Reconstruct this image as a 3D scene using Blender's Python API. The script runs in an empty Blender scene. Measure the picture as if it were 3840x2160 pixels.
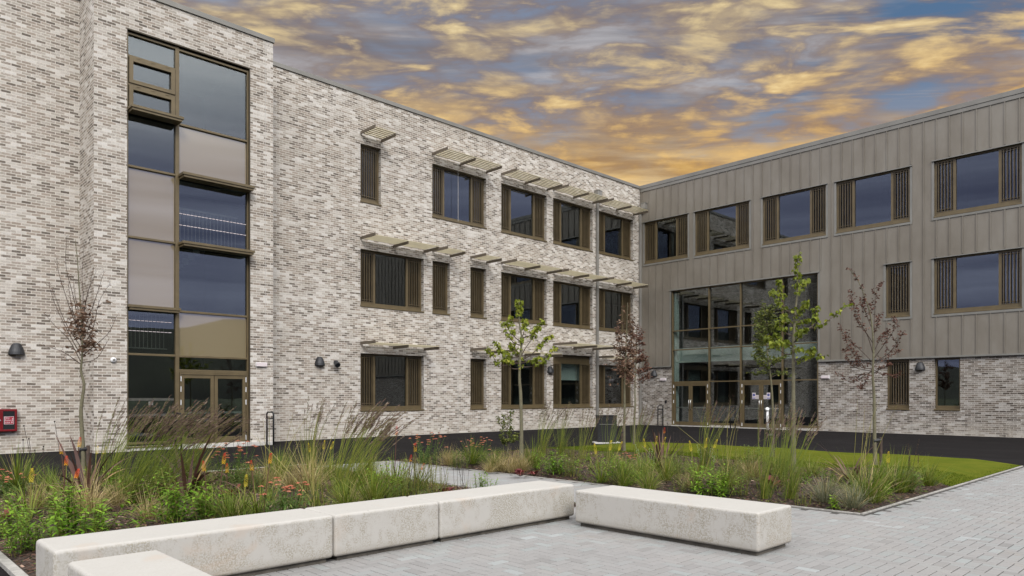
import bpy, bmesh, math, random
import numpy as np
from mathutils import Vector, Matrix
from math import radians, sin, cos, pi
S = bpy.context.scene
COL = S.collection

# ------------------------------------------------------------------ camera, sky, sun, exposure
F = 2685.; CX = 1920.; HY = 1487.; H = 1.5           # focal length, axis, horizon in photo pixels; eye height in metres
TH = math.atan((4709 - 1920) / F)
LAT = (sin(TH), -cos(TH)); FWD = (cos(TH), sin(TH))  # world xy of the view's sideways and forward axes
cam = bpy.data.cameras.new('camera'); co = bpy.data.objects.new('camera', cam); COL.objects.link(co)
cam.sensor_width = 36; cam.lens = 36 * F / 3840; cam.clip_end = 5000; cam.clip_start = 0.05
cam.shift_y = (HY - 1080) / 3840
co.location = (0, 0, H)
co.rotation_euler = (pi / 2, 0, math.atan2(-FWD[0], FWD[1]))
S.camera = co

W = bpy.data.worlds.new('World'); S.world = W; W.use_nodes = True
SUN_EL, SUN_AZ = radians(34), (0.48, 0.877)           # the light comes from the open side, behind the camera's right shoulder
sd = Vector((-SUN_AZ[0] * cos(SUN_EL), -SUN_AZ[1] * cos(SUN_EL), sin(SUN_EL))).normalized()

class NT:
    def __init__(s, tree): s.t = tree; s.n = tree.nodes; s.l = tree.links
    def node(s, typ, **kw):
        n = s.n.new(typ)
        for k, v in kw.items():
            if k.startswith('i_'):
                k = k[2:]; k = int(k) if k.isdigit() else k.replace('_', ' ')
                s.put(n.inputs[k], v)
            else: setattr(n, k, v)
        return n
    def put(s, sock, v):
        if hasattr(v, 'is_output') or isinstance(v, bpy.types.NodeSocket): s.l.new(v, sock)
        elif isinstance(v, (tuple, list)) and len(v) == 3 and sock.type == 'RGBA': sock.default_value = (*v, 1)
        else: sock.default_value = v
    def math(s, op, a, b=0.0, c=None, clamp=False):
        n = s.n.new('ShaderNodeMath'); n.operation = op; n.use_clamp = clamp
        s.put(n.inputs[0], a); s.put(n.inputs[1], b)
        if c is not None: s.put(n.inputs[2], c)
        return n.outputs[0]
    def vmath(s, op, a, b=None):
        n = s.n.new('ShaderNodeVectorMath'); n.operation = op
        s.put(n.inputs[0], a)
        if b is not None: s.put(n.inputs[1], b)
        return n.outputs['Value'] if op == 'DOT_PRODUCT' else n.outputs['Vector']
    def mix(s, f, a, b, blend='MIX'):
        n = s.n.new('ShaderNodeMix'); n.data_type = 'RGBA'; n.blend_type = blend
        s.put(n.inputs[0], f); s.put(n.inputs[6], a); s.put(n.inputs[7], b)
        return n.outputs[2]
    def smooth(s, v, lo, hi, a=0., b=1.):
        n = s.n.new('ShaderNodeMapRange'); n.interpolation_type = 'SMOOTHSTEP'
        for k, x in enumerate((v, lo, hi, a, b)): s.put(n.inputs[k], x)
        return n.outputs[0]
    def noise(s, vec, scale, detail=4, rough=.55, dist=0., lac=2.):
        n = s.n.new('ShaderNodeTexNoise'); s.put(n.inputs['Vector'], vec)
        n.inputs['Scale'].default_value = scale; n.inputs['Detail'].default_value = detail
        n.inputs['Roughness'].default_value = rough; n.inputs['Distortion'].default_value = dist
        n.inputs['Lacunarity'].default_value = lac
        return n.outputs['Fac']
    def ramp(s, f, stops, interp='LINEAR'):
        n = s.n.new('ShaderNodeValToRGB'); cr = n.color_ramp; cr.interpolation = interp
        while len(cr.elements) < len(stops): cr.elements.new(.5)
        for e, (p, c) in zip(cr.elements, stops): e.position = p; e.color = (*c, 1)
        s.put(n.inputs[0], f)
        return n.outputs[0]
    def comb(s, x, y, z=0.):
        n = s.n.new('ShaderNodeCombineXYZ')
        for k, v in enumerate((x, y, z)): s.put(n.inputs[k], v)
        return n.outputs[0]

SKYK = 1.22
def build_world():
    T = NT(W.node_tree); T.n.clear()
    out = T.node('ShaderNodeOutputWorld'); bg = T.node('ShaderNodeBackground')
    T.l.new(bg.outputs[0], out.inputs[0])
    d = T.node('ShaderNodeTexCoord').outputs['Generated']
    lat = T.vmath('DOT_PRODUCT', d, (LAT[0], LAT[1], 0)); fwd = T.vmath('DOT_PRODUCT', d, (FWD[0], FWD[1], 0))
    up = T.math('MAXIMUM', T.vmath('DOT_PRODUCT', d, (0, 0, 1)), 0.0)
    sky = T.node('ShaderNodeTexSky'); sky.sky_type = 'NISHITA'; sky.sun_disc = False
    sky.sun_elevation = SUN_EL; sky.sun_rotation = math.atan2(sd.x, sd.y)
    nish = T.vmath('SCALE', sky.outputs[0]); nish.node.inputs['Scale'].default_value = 0.075
    u = T.math('DIVIDE', lat, T.math('ADD', T.math('MULTIPLY', up, .5), .75)); v = T.math('DIVIDE', up, T.math('ADD', T.math('MAXIMUM', fwd, 0.), .3))
    p = T.comb(T.math('MULTIPLY', u, 1.15), T.math('MULTIPLY', v, 4.2), 0)
    # sunset side: blue gaps, mauve-grey sheets, golden puffs
    def puffs(off, sc, n): return T.noise(T.vmath('ADD', p, off), sc, n, .56, .35)
    sheet = T.noise(T.vmath('ADD', p, (3.1, 7.7, 0)), 2.2, 5, .55, .35)
    pa = puffs((11.3, 2.2, 0), 4.6, 6); pb = puffs((25.9, 21.0, 3), 8., 6); pc = puffs((7.1, 13.0, 9), 17., 5)
    streak = T.noise(T.comb(T.math('MULTIPLY', u, 1.), T.math('MULTIPLY', v, 14.), 4), 2.1, 5, .6, .2)
    right = T.smooth(lat, -.10, .42); high = T.smooth(up, .29, .41)
    corner = T.math('MULTIPLY', right, high)
    blue = T.mix(.6, nish, (.045, .135, .270))
    blue = T.mix(T.math('ADD', T.math('MULTIPLY', T.math('SUBTRACT', 1., corner), .70), .12), blue, (.235, .275, .365))
    mauve = T.mix(T.smooth(streak, .32, .68), (.165, .152, .165), (.40, .395, .42))
    mauve = T.mix(T.smooth(up, .25, .40, .75, 0.), mauve, (.47, .32, .165))
    wob = T.math('MULTIPLY', T.math('SUBTRACT', streak, .5), .36)
    cover = T.smooth(T.math('ADD', T.math('SUBTRACT', sheet, T.math('MULTIPLY', corner, .13)), T.math('ADD', wob, .03)), .40, .56)
    c = T.mix(cover, blue, mauve)
    st2 = T.noise(T.comb(T.math('MULTIPLY', u, 1.6), T.math('MULTIPLY', v, 20.), 8), 2.6, 6, .62, .3)
    c = T.mix(T.math('MULTIPLY', T.smooth(st2, .52, .70), .55), c, T.mix(T.smooth(up, .27, .42), (.60, .43, .24), (.47, .45, .46)))
    c = T.mix(T.math('MULTIPLY', T.smooth(st2, .46, .32), .30), c, T.mix(T.smooth(up, .27, .42), (.33, .20, .095), (.20, .165, .165)))
    gold = T.mix(T.smooth(up, .27, .46), (.70, .40, .105), (.70, .55, .30))
    hi = T.mix(T.smooth(up, .27, .46), (.86, .58, .20), (.90, .76, .46))
    low_ = T.math('MULTIPLY', T.smooth(up, .44, .27), .030)
    for m_, lo in ((pa, .525), (pb, .53)):
        f_ = T.math('ADD', T.math('ADD', m_, T.math('MULTIPLY', wob, .55)), T.math('ADD', T.math('ADD', T.math('MULTIPLY', T.math('SUBTRACT', pc, .5), .14), T.math('MULTIPLY', T.math('SUBTRACT', st2, .5), .22)), low_))
        sh_ = T.smooth(f_, lo - .10, lo + .05)
        c = T.mix(T.math('MULTIPLY', sh_, .62), c, T.mix(T.smooth(up, .27, .42), (.36, .205, .09), (.215, .165, .155)))
        c = T.mix(T.math('MULTIPLY', T.smooth(f_, lo - .01, lo + .16), .85), c, gold)
        c = T.mix(T.math('MULTIPLY', T.smooth(f_, lo + .12, lo + .25), .8), c, hi)
    glow = T.math('MULTIPLY', T.smooth(up, .375, .26), T.smooth(T.math('ABSOLUTE', T.math('SUBTRACT', lat, .05)), .60, .05))
    c = T.mix(T.math('MULTIPLY', glow, .72), c, T.mix(T.smooth(st2, .36, .64), (.40, .235, .09), (.86, .63, .31)))
    c = T.mix(1.0, c, (SKYK, SKYK, SKYK), 'MULTIPLY')
    # the rest of the dome: bright broken overcast, blue-grey low down
    o1 = T.noise(T.vmath('ADD', p, (40., 12., 0)), .9, 5, .55, .4)
    o2 = T.noise(T.vmath('ADD', p, (2., 33., 0)), 2.4, 5, .55, .5)
    om = T.smooth(T.math('ADD', T.math('MULTIPLY', o1, .65), T.math('MULTIPLY', o2, .35)), .36, .64)
    low = T.mix(om, (.35, .38, .62), (.86, .92, 1.26))
    over = T.mix(om, (1.35, 1.42, 1.55), (2.1, 2.05, 1.98))
    o = T.mix(T.smooth(up, .27, .45), low, over)
    sunny = T.math('MULTIPLY', T.smooth(T.vmath('DOT_PRODUCT', d, tuple(sd)), .42, .95), T.smooth(up, .25, .41))   # cloud lit through around the veiled sun
    o = T.mix(T.math('MULTIPLY', sunny, .85), o, T.mix(om, (3.0, 3.05, 3.1), (4.4, 4.35, 4.25)))
    front = T.math('MULTIPLY', T.smooth(fwd, .05, .48), T.smooth(up, .74, .54))
    T.l.new(T.mix(front, o, c), bg.inputs['Color']); bg.inputs['Strength'].default_value = 1.0
build_world()
try: W.cycles.sampling_method = 'MANUAL'; W.cycles.sample_map_resolution = 1024
except Exception: pass

sl = bpy.data.lights.new('sun', 'SUN'); so = bpy.data.objects.new('sun', sl); COL.objects.link(so)
sl.energy = 2.0; sl.angle = radians(14); sl.color = (1, .965, .91)
so.rotation_euler = sd.to_track_quat('Z', 'Y').to_euler(); so.location = (-10, -20, 40)
S.view_settings.view_transform = 'Standard'; S.view_settings.look = 'None'
S.view_settings.exposure = -0.16; S.view_settings.gamma = 1.0
S.cycles.use_denoising = True
S.cycles.max_bounces = 6; S.cycles.transparent_max_bounces = 12; S.cycles.caustics_reflective = False; S.cycles.caustics_refractive = False

# ------------------------------------------------------------------ helpers
def ray(px, py):
    t = (px - CX) / F; s = (HY - py) / F
    return LAT[0] * t + FWD[0], LAT[1] * t + FWD[1], s
def g(px, py, z=0.):
    r = ray(px, py); d = (z - H) / r[2]
    return Vector((r[0] * d, r[1] * d, z))
def depth(p): return p[0] * FWD[0] + p[1] * FWD[1]

class MB:
    """collects faces in world metres and links them as one mesh object"""
    def __init__(s): s.v = []; s.f = []; s.a = []
    def add(s, vs, fs, a=.5):
        o = len(s.v); s.v.extend([tuple(x) for x in vs]); s.f.extend([tuple(i + o for i in q) for q in fs])
        s.a.extend(a if isinstance(a, list) else [a] * len(vs))
    def quad(s, a, b, c, d, v=.5): s.add([a, b, c, d], [(0, 1, 2, 3)], v)
    def box(s, x0, x1, y0, y1, z0, z1, v=.5):
        if x0 > x1: x0, x1 = x1, x0
        if y0 > y1: y0, y1 = y1, y0
        if z0 > z1: z0, z1 = z1, z0
        s.add([(x, y, z) for z in (z0, z1) for x, y in ((x0, y0), (x1, y0), (x1, y1), (x0, y1))],
              [(3, 2, 1, 0), (4, 5, 6, 7), (0, 1, 5, 4), (1, 2, 6, 5), (2, 3, 7, 6), (3, 0, 4, 7)], v)
    def prism(s, pts, axis, lo, hi):
        """pts: 2-D outline; axis: the axis the outline is swept along"""
        def P(p, q): return {'x': (q, p[0], p[1]), 'y': (p[0], q, p[1]), 'z': (p[0], p[1], q)}[axis]
        n = len(pts)
        s.add([P(p, lo) for p in pts] + [P(p, hi) for p in pts],
              [tuple(range(n))[::-1], tuple(range(n, 2 * n))] + [(i, (i + 1) % n, n + (i + 1) % n, n + i) for i in range(n)])
    def tube(s, pts, rad, n=6, v=.5, cap=True):
        pts = [Vector(p) for p in pts]; m = len(pts)
        if not isinstance(rad, (list, tuple)): rad = [rad] * m
        vs = []; ref = None
        for i, p in enumerate(pts):
            t = (pts[min(i + 1, m - 1)] - pts[max(i - 1, 0)]); t = t.normalized() if t.length > 1e-9 else Vector((0, 0, 1))
            if ref is None: ref = t.orthogonal().normalized()
            ref = (ref - t * ref.dot(t)); ref = ref.normalized() if ref.length > 1e-6 else t.orthogonal().normalized()
            b = t.cross(ref)
            vs += [p + (ref * cos(2 * pi * k / n) + b * sin(2 * pi * k / n)) * rad[i] for k in range(n)]
        fs = [(i * n + k, i * n + (k + 1) % n, (i + 1) * n + (k + 1) % n, (i + 1) * n + k) for i in range(m - 1) for k in range(n)]
        if cap: fs += [tuple(range(n))[::-1], tuple(range((m - 1) * n, m * n))]
        s.add(vs, fs, v)
    def strip(s, pts, wid, side, v=.5):
        """a leaf blade: a ribbon along pts, side = its sideways vector"""
        vs = []
        for p, w in zip(pts, wid):
            p = Vector(p); vs += [p - side * (w / 2), p + side * (w / 2)]
        s.add(vs, [(2 * i, 2 * i + 1, 2 * i + 3, 2 * i + 2) for i in range(len(pts) - 1)], v)
    def lathe(s, prof, c=(0, 0, 0), n=16, a0=0., a1=2 * pi, v=.5):
        full = abs(a1 - a0 - 2 * pi) < 1e-6; m = n if full else n + 1
        vs = [(c[0] + r * cos(a0 + (a1 - a0) * k / n), c[1] + r * sin(a0 + (a1 - a0) * k / n), c[2] + z) for r, z in prof for k in range(m)]
        fs = []
        for i in range(len(prof) - 1):
            for k in range(n):
                fs.append((i * m + k, i * m + (k + 1) % m, (i + 1) * m + (k + 1) % m, (i + 1) * m + k))
        s.add(vs, fs, v)
    def build(s, name, mat, parent=None, loc=None, smooth=False, bevel=0., seg=2, uv=True):
        off = Vector(loc) if loc is not None else Vector()
        q = parent
        while q is not None: off = off + q.location; q = q.parent
        me = bpy.data.meshes.new(name)
        V = np.array(s.v, dtype=np.float64).reshape(-1, 3)
        me.from_pydata((V - np.array(off)).tolist(), [], s.f)
        at = me.attributes.new('v', 'FLOAT', 'POINT'); at.data.foreach_set('value', s.a)
        if uv and len(me.polygons) < 60000:
            ul = me.uv_layers.new(name='UVMap'); me.update()
            li = np.empty(len(me.loops), dtype=np.int32); me.loops.foreach_get('vertex_index', li)
            nr = np.empty(len(me.polygons) * 3); me.polygons.foreach_get('normal', nr); nr = np.abs(nr.reshape(-1, 3))
            lt = np.empty(len(me.polygons), dtype=np.int32); me.polygons.foreach_get('loop_total', lt)
            ax = np.repeat(np.argmax(nr, axis=1), lt); P = V[li]
            U = np.where(ax == 0, P[:, 1], P[:, 0]); Z = np.where(ax == 2, P[:, 1], P[:, 2])
            ul.data.foreach_set('uv', np.stack([U, Z], 1).astype(np.float32).ravel())
        if smooth: me.polygons.foreach_set('use_smooth', [True] * len(me.polygons))
        me.materials.append(mat)
        o = bpy.data.objects.new(name, me); COL.objects.link(o)
        if parent is not None: o.parent = parent
        if loc is not None: o.location = loc
        if bevel:
            b = o.modifiers.new('edge', 'BEVEL'); b.width = bevel; b.segments = seg; b.limit_method = 'ANGLE'; b.angle_limit = radians(40)
        return o

def tag(o, label=None, cat=None, group=None, kind=None):
    if label: o['label'] = label
    if cat: o['category'] = cat
    if group: o['group'] = group
    if kind: o['kind'] = kind
    return o
def thing(name, label, cat, loc=(0, 0, 0), group=None):
    o = bpy.data.objects.new(name, None); COL.objects.link(o); o.location = loc; o.empty_display_size = .2
    return tag(o, label, cat, group)
def dup(root, loc, rz=0., sc=1., label=None, group=None):
    r = root.copy(); COL.objects.link(r); r.location = loc; r.rotation_euler = (0, 0, rz)
    r.scale = sc if isinstance(sc, tuple) else (sc, sc, sc)
    if label: r['label'] = label
    if group: r['group'] = group
    for ch in list(root.children):
        c = ch.copy(); COL.objects.link(c); c.parent = r
        for gc in ch.children:
            q = gc.copy(); COL.objects.link(q); q.parent = c
    return r

# ------------------------------------------------------------------ materials
MATS = {}
def new_mat(name):
    m = bpy.data.materials.new(name); m.use_nodes = True; T = NT(m.node_tree)
    b = T.n['Principled BSDF']; MATS[name] = m
    return m, T, b
def pm(name, col, rough=.5, metal=0., var=.12, scale=6., bump=0., spec=.5, col2=None, stretch=(1, 1, 1)):
    m, T, b = new_mat(name)
    tc = T.node('ShaderNodeTexCoord').outputs['Object']
    vec = T.vmath('MULTIPLY', tc, stretch)
    n = T.noise(vec, scale, 6, .6)
    c2 = col2 or tuple(x * (1 - 2.2 * var) for x in col)
    T.put(b.inputs['Base Color'], T.mix(T.smooth(n, .3, .7), c2, tuple(min(1, x * (1 + var)) for x in col) if not col2 else col))
    b.inputs['Roughness'].default_value = rough; b.inputs['Metallic'].default_value = metal
    b.inputs['Specular IOR Level'].default_value = spec
    if bump:
        bn = T.node('ShaderNodeBump'); bn.inputs['Strength'].default_value = bump; bn.inputs['Distance'].default_value = .02
        T.l.new(T.noise(vec, scale * 6, 5, .6), bn.inputs['Height']); T.l.new(bn.outputs[0], b.inputs['Normal'])
    return m

def brick_mat(name, wash, tones, mortar):
    m, T, b = new_mat(name)
    uv = T.node('ShaderNodeUVMap').outputs[0]
    wob = T.node('ShaderNodeTexNoise'); T.put(wob.inputs['Vector'], uv); wob.inputs['Scale'].default_value = 22; wob.inputs['Detail'].default_value = 3
    wv = T.vmath('SCALE', T.vmath('SUBTRACT', wob.outputs['Color'], (.5, .5, .5))); wv.node.inputs['Scale'].default_value = .013
    uvw = T.vmath('ADD', uv, wv)
    bt = T.node('ShaderNodeTexBrick'); T.put(bt.inputs['Vector'], uvw)
    bt.offset = .5; bt.squash = 1.0
    for k, x in (('Scale', 1.), ('Mortar Size', .0082), ('Mortar Smooth', .25), ('Bias', 0.), ('Brick Width', .225), ('Row Height', .075)): bt.inputs[k].default_value = x
    bt.inputs['Color1'].default_value = (0, 0, 0, 1); bt.inputs['Color2'].default_value = (1, 1, 1, 1); bt.inputs['Mortar'].default_value = (.5, .5, .5, 1)
    fine = T.noise(T.vmath('MULTIPLY', uv, (1, 2.2, 1)), 26, 6, .65)
    big = T.noise(uv, .55, 5, .6, .6); mid = T.noise(T.vmath('ADD', uv, (9, 4, 0)), 2.3, 5, .6, .8)
    val = T.math('ADD', bt.outputs['Color'], T.math('MULTIPLY', T.math('SUBTRACT', fine, .5), .35))
    col = T.ramp(val, tones)
    washf = T.math('ADD', T.math('MULTIPLY', big, .5), T.math('ADD', T.math('MULTIPLY', mid, .5), T.math('MULTIPLY', T.math('SUBTRACT', fine, .5), .85)))
    washf = T.math('ADD', washf, T.math('MULTIPLY', T.math('SUBTRACT', bt.outputs['Color'], .5), .16))
    wf = T.smooth(washf, wash[0], wash[1])
    white = T.mix(fine, (.56, .52, .485), (.72, .695, .665))
    col = T.mix(T.math('MULTIPLY', wf, wash[2]), col, white)
    mcol = T.mix(T.noise(uv, 9, 4), tuple(x * .82 for x in mortar), mortar)
    col = T.mix(T.math('MULTIPLY', bt.outputs['Fac'], .9), col, mcol)
    # efflorescence and dust above the ground
    z = T.node('ShaderNodeSeparateXYZ'); T.put(z.inputs[0], uv)
    dust = T.math('MULTIPLY', T.smooth(z.outputs[1], .75, .05), T.smooth(mid, .35, .62))
    col = T.mix(T.math('MULTIPLY', dust, .45), col, (.50, .455, .385))
    T.put(b.inputs['Base Color'], col)
    b.inputs['Roughness'].default_value = .92; b.inputs['Specular IOR Level'].default_value = .25
    hgt = T.math('ADD', T.math('MULTIPLY', bt.outputs['Fac'], -1.), T.math('MULTIPLY', fine, .5))
    bn = T.node('ShaderNodeBump'); bn.inputs['Strength'].default_value = .55; bn.inputs['Distance'].default_value = .012
    T.l.new(hgt, bn.inputs['Height']); T.l.new(bn.outputs[0], b.inputs['Normal'])
    return m
TONES = [(0, (.125, .105, .088)), (.12, (.195, .165, .138)), (.28, (.272, .230, .191)), (.45, (.325, .274, .228)), (.60, (.325, .293, .252)),
         (.75, (.392, .350, .306)), (.90, (.475, .44, .40)), (1, (.56, .53, .495))]
M_brick = brick_mat('pale_brick', (.46, .84, .80), TONES, (.70, .655, .59))
TONES_SHADED = [(p, tuple(x * .60 for x in c)) for p, c in TONES]  # same bricks; the clad wing's weaker light is painted in as darker tones
M_brick_b = brick_mat('shaded_brick', (.50, .84, .80), TONES_SHADED, (.54, .50, .455))  # mortar dimmed for the shade too; limewash a little thinner here

M_bronze = pm('bronze_frame', (.138, .104, .054), .42, .25, .07, 3)
M_dark = pm('dark_frame', (.060, .046, .028), .5, .2, .08, 3)
M_fin = pm('bronze_fin', (.105, .078, .042), .45, .25, .08, 3)
M_blade = pm('khaki_blade', (.62, .55, .375), .5, .0, .05, 3)
M_bracket = pm('bracket_metal', (.135, .110, .082), .5, .2, .08, 3)
M_coping = pm('coping_metal', (.215, .205, .185), .5, .3, .06, 1.2)
M_trim = pm('grey_trim', (.225, .218, .198), .5, .3, .06, 1.5)
M_white = pm('white_plastic', (.72, .72, .73), .45, 0, .03, 5)
M_steel = pm('steel', (.62, .62, .60), .28, .9, .04, 5)
M_black = pm('black_metal', (.009, .009, .010), .6, .0, .1, 6)
M_lamp = pm('lamp_black', (.030, .031, .035), .5, .2, .12, 6)
M_red = pm('red_enamel', (.155, .004, .007), .32, 0, .06, 3)
M_dglass = pm('dark_window', (.018, .02, .022), .2, 0, .1, 3)
M_letter = pm('white_lettering', (.62, .55, .56), .6, 0, .02, 3)
M_blue = pm('blue_print', (.02, .045, .30), .5, 0, .02, 3)
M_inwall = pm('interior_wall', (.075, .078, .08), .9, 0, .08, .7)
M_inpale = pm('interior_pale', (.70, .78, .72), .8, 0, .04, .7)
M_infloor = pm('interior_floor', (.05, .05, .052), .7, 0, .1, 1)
M_pipe = pm('pipe_grey', (.255, .245, .225), .45, .3, .05, 2)
M_bollard = pm('brushed_post', (.55, .55, .54), .4, .4, .04, 5)

def clad_mat():
    m, T, b = new_mat('metal_cladding')
    tc = T.node('ShaderNodeTexCoord').outputs['Object']
    n = T.noise(tc, .35, 4, .6); n2 = T.noise(T.vmath('MULTIPLY', tc, (1, 1.2, .5)), 1.8, 5, .6)
    sx = T.node('ShaderNodeSeparateXYZ'); T.put(sx.inputs[0], tc)
    pan = T.math('FLOOR', T.math('DIVIDE', T.math('ADD', sx.outputs[1], 50.), .453))
    wn = T.node('ShaderNodeTexWhiteNoise'); wn.noise_dimensions = '1D'; T.put(wn.inputs['W'], pan)
    f = T.math('ADD', T.math('MULTIPLY', n, .45), T.math('ADD', T.math('MULTIPLY', n2, .45), T.math('MULTIPLY', wn.outputs['Value'], .10)))
    T.put(b.inputs['Base Color'], T.ramp(f, [(.32, (.172, .150, .120)), (.5, (.208, .185, .153)), (.68, (.244, .224, .192))]))
    b.inputs['Roughness'].default_value = .52; b.inputs['Metallic'].default_value = .25
    bn = T.node('ShaderNodeBump'); bn.inputs['Strength'].default_value = .18; bn.inputs['Distance'].default_value = .05
    T.l.new(T.noise(T.vmath('MULTIPLY', tc, (1, 1, .4)), 2.2, 2, .5), bn.inputs['Height']); T.l.new(bn.outputs[0], b.inputs['Normal'])
    return m
M_clad = clad_mat()

def glass_mat(name, tint=(.72, .76, .75), boost=.8, base=.095):
    m, T, b = new_mat(name); T.n.remove(b)
    out = T.n['Material Output']
    ge = T.node('ShaderNodeNewGeometry'); cosv = T.math('ABSOLUTE', T.vmath('DOT_PRODUCT', ge.outputs['Incoming'], ge.outputs['Normal']))
    fac = T.math('ADD', T.math('MULTIPLY', T.math('POWER', T.math('SUBTRACT', 1., cosv, clamp=True), 4.), boost), base, clamp=True)
    gl = T.node('ShaderNodeBsdfGlossy'); gl.inputs['Color'].default_value = (.93, .97, 1, 1); gl.inputs['Roughness'].default_value = .004
    tr = T.node('ShaderNodeBsdfTransparent'); tr.inputs['Color'].default_value = (*tint, 1)
    tc = T.node('ShaderNodeTexCoord').outputs['Object']
    bn = T.node('ShaderNodeBump'); bn.inputs['Strength'].default_value = .012; bn.inputs['Distance'].default_value = .1
    T.l.new(T.noise(tc, .8, 2, .5), bn.inputs['Height']); T.l.new(bn.outputs[0], gl.inputs['Normal'])
    mx = T.node('ShaderNodeMixShader'); T.put(mx.inputs[0], fac); T.l.new(tr.outputs[0], mx.inputs[1]); T.l.new(gl.outputs[0], mx.inputs[2])
    T.l.new(mx.outputs[0], out.inputs[0])
    return m
M_glass = glass_mat('window_glass')
M_spandrel = None
def spandrel():
    m, T, b = new_mat('spandrel_panel')
    b.inputs['Base Color'].default_value = (.185, .155, .098, 1); b.inputs['Roughness'].default_value = .6
    b.inputs['Coat Weight'].default_value = 1.; b.inputs['Coat Roughness'].default_value = .02; b.inputs['Coat IOR'].default_value = 2.5; b.inputs['Coat Tint'].default_value = (1, .93, .80, 1)
    return m
M_spandrel = spandrel()

def emit(name, col, st):
    m, T, b = new_mat(name); b.inputs['Base Color'].default_value = (*col, 1)
    b.inputs['Emission Color'].default_value = (*col, 1); b.inputs['Emission Strength'].default_value = st
    return m
M_tubelight = emit('lit_ceiling_light', (1, .93, .80), 5.)

def concrete():
    m, T, b = new_mat('cast_concrete')
    tc = T.vmath('ADD', T.node('ShaderNodeTexCoord').outputs['Object'], T.comb(T.math('MULTIPLY', T.node('ShaderNodeObjectInfo').outputs['Random'], 40.), 0., 0.))
    n1 = T.noise(tc, 2.2, 6, .65, .5); n2 = T.noise(T.vmath('MULTIPLY', tc, (1, 1, .7)), 9, 7, .7, .6); n3 = T.noise(tc, 70, 4, .6)
    geo = T.node('ShaderNodeNewGeometry'); nz = T.node('ShaderNodeSeparateXYZ'); T.put(nz.inputs[0], geo.outputs['Normal']); oz = T.node('ShaderNodeSeparateXYZ'); T.put(oz.inputs[0], tc)
    side = T.smooth(nz.outputs[2], .8, .3)
    c = T.mix(n1, (.375, .357, .328), (.45, .432, .405))
    blot = T.math('MULTIPLY', T.smooth(T.math('ADD', T.math('MULTIPLY', n1, .5), T.math('MULTIPLY', n2, .5)), .41, .57), T.math('ADD', T.math('MULTIPLY', side, .75), .12))
    lich = T.math('MULTIPLY', blot, T.smooth(n3, .42, .56))
    c = T.mix(T.math('MULTIPLY', lich, .82), c, (.235, .21, .155))
    rust = T.math('MULTIPLY', T.smooth(T.noise(T.vmath('ADD', tc, (5, 3, 1)), 1.7, 6, .65, .8), .56, .70), .30)
    c = T.mix(rust, c, (.42, .32, .24))
    c = T.mix(T.math('MULTIPLY', T.smooth(T.math('ADD', oz.outputs[2], T.math('MULTIPLY', T.math('SUBTRACT', n2, .5), .12)), .14, .05), .45), c, (.24, .215, .175))
    pit = T.smooth(T.noise(tc, 38, 2, .5), .70, .76); c = T.mix(T.math('MULTIPLY', pit, .5), c, (.20, .185, .16))
    T.put(b.inputs['Base Color'], c); b.inputs['Roughness'].default_value = .82; b.inputs['Specular IOR Level'].default_value = .3
    bn = T.node('ShaderNodeBump'); bn.inputs['Strength'].default_value = .15; bn.inputs['Distance'].default_value = .01
    T.l.new(T.math('ADD', n2, T.math('MULTIPLY', n3, .4)), bn.inputs['Height']); T.l.new(bn.outputs[0], b.inputs['Normal'])
    return m
M_conc = concrete()
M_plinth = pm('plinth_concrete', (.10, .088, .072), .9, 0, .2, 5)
M_kerb = pm('kerb_concrete', (.33, .315, .29), .9, 0, .12, 9)
M_slab = pm('pale_slab', (.50, .48, .45), .85, 0, .08, 6)

def paver_mat():
    m, T, b = new_mat('block_paving')
    at = T.node('ShaderNodeAttribute', attribute_name='v').outputs['Fac']
    tc = T.node('ShaderNodeTexCoord').outputs['Object']
    c = T.ramp(at, [(0, (.192, .186, .181)), (.25, (.234, .227, .222)), (.5, (.255, .248, .243)), (.72, (.243, .254, .250)), (.9, (.268, .282, .279)), (1, (.305, .318, .318))])
    n = T.noise(tc, 55, 4, .65); n2 = T.noise(tc, .8, 5, .6, .5)
    c = T.mix(T.math('MULTIPLY', T.smooth(n, .35, .7), .22), c, (.24, .23, .225))
    c = T.mix(T.math('MULTIPLY', T.smooth(n2, .45, .7), .22), c, (.31, .285, .265))
    c = T.mix(T.math('MULTIPLY', T.smooth(T.noise(T.vmath('ADD', tc, (4, 8, 0)), 1.1, 6, .65, 1.), .60, .72), .35), c, (.27, .225, .17))
    T.put(b.inputs['Base Color'], c); b.inputs['Roughness'].default_value = .85; b.inputs['Specular IOR Level'].default_value = .3
    bn = T.node('ShaderNodeBump'); bn.inputs['Strength'].default_value = .2; bn.inputs['Distance'].default_value = .004
    T.l.new(n, bn.inputs['Height']); T.l.new(bn.outputs[0], b.inputs['Normal'])
    return m
M_paver = paver_mat()
M_joint = pm('joint_sand', (.055, .050, .045), .95, 0, .2, 30)

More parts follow.
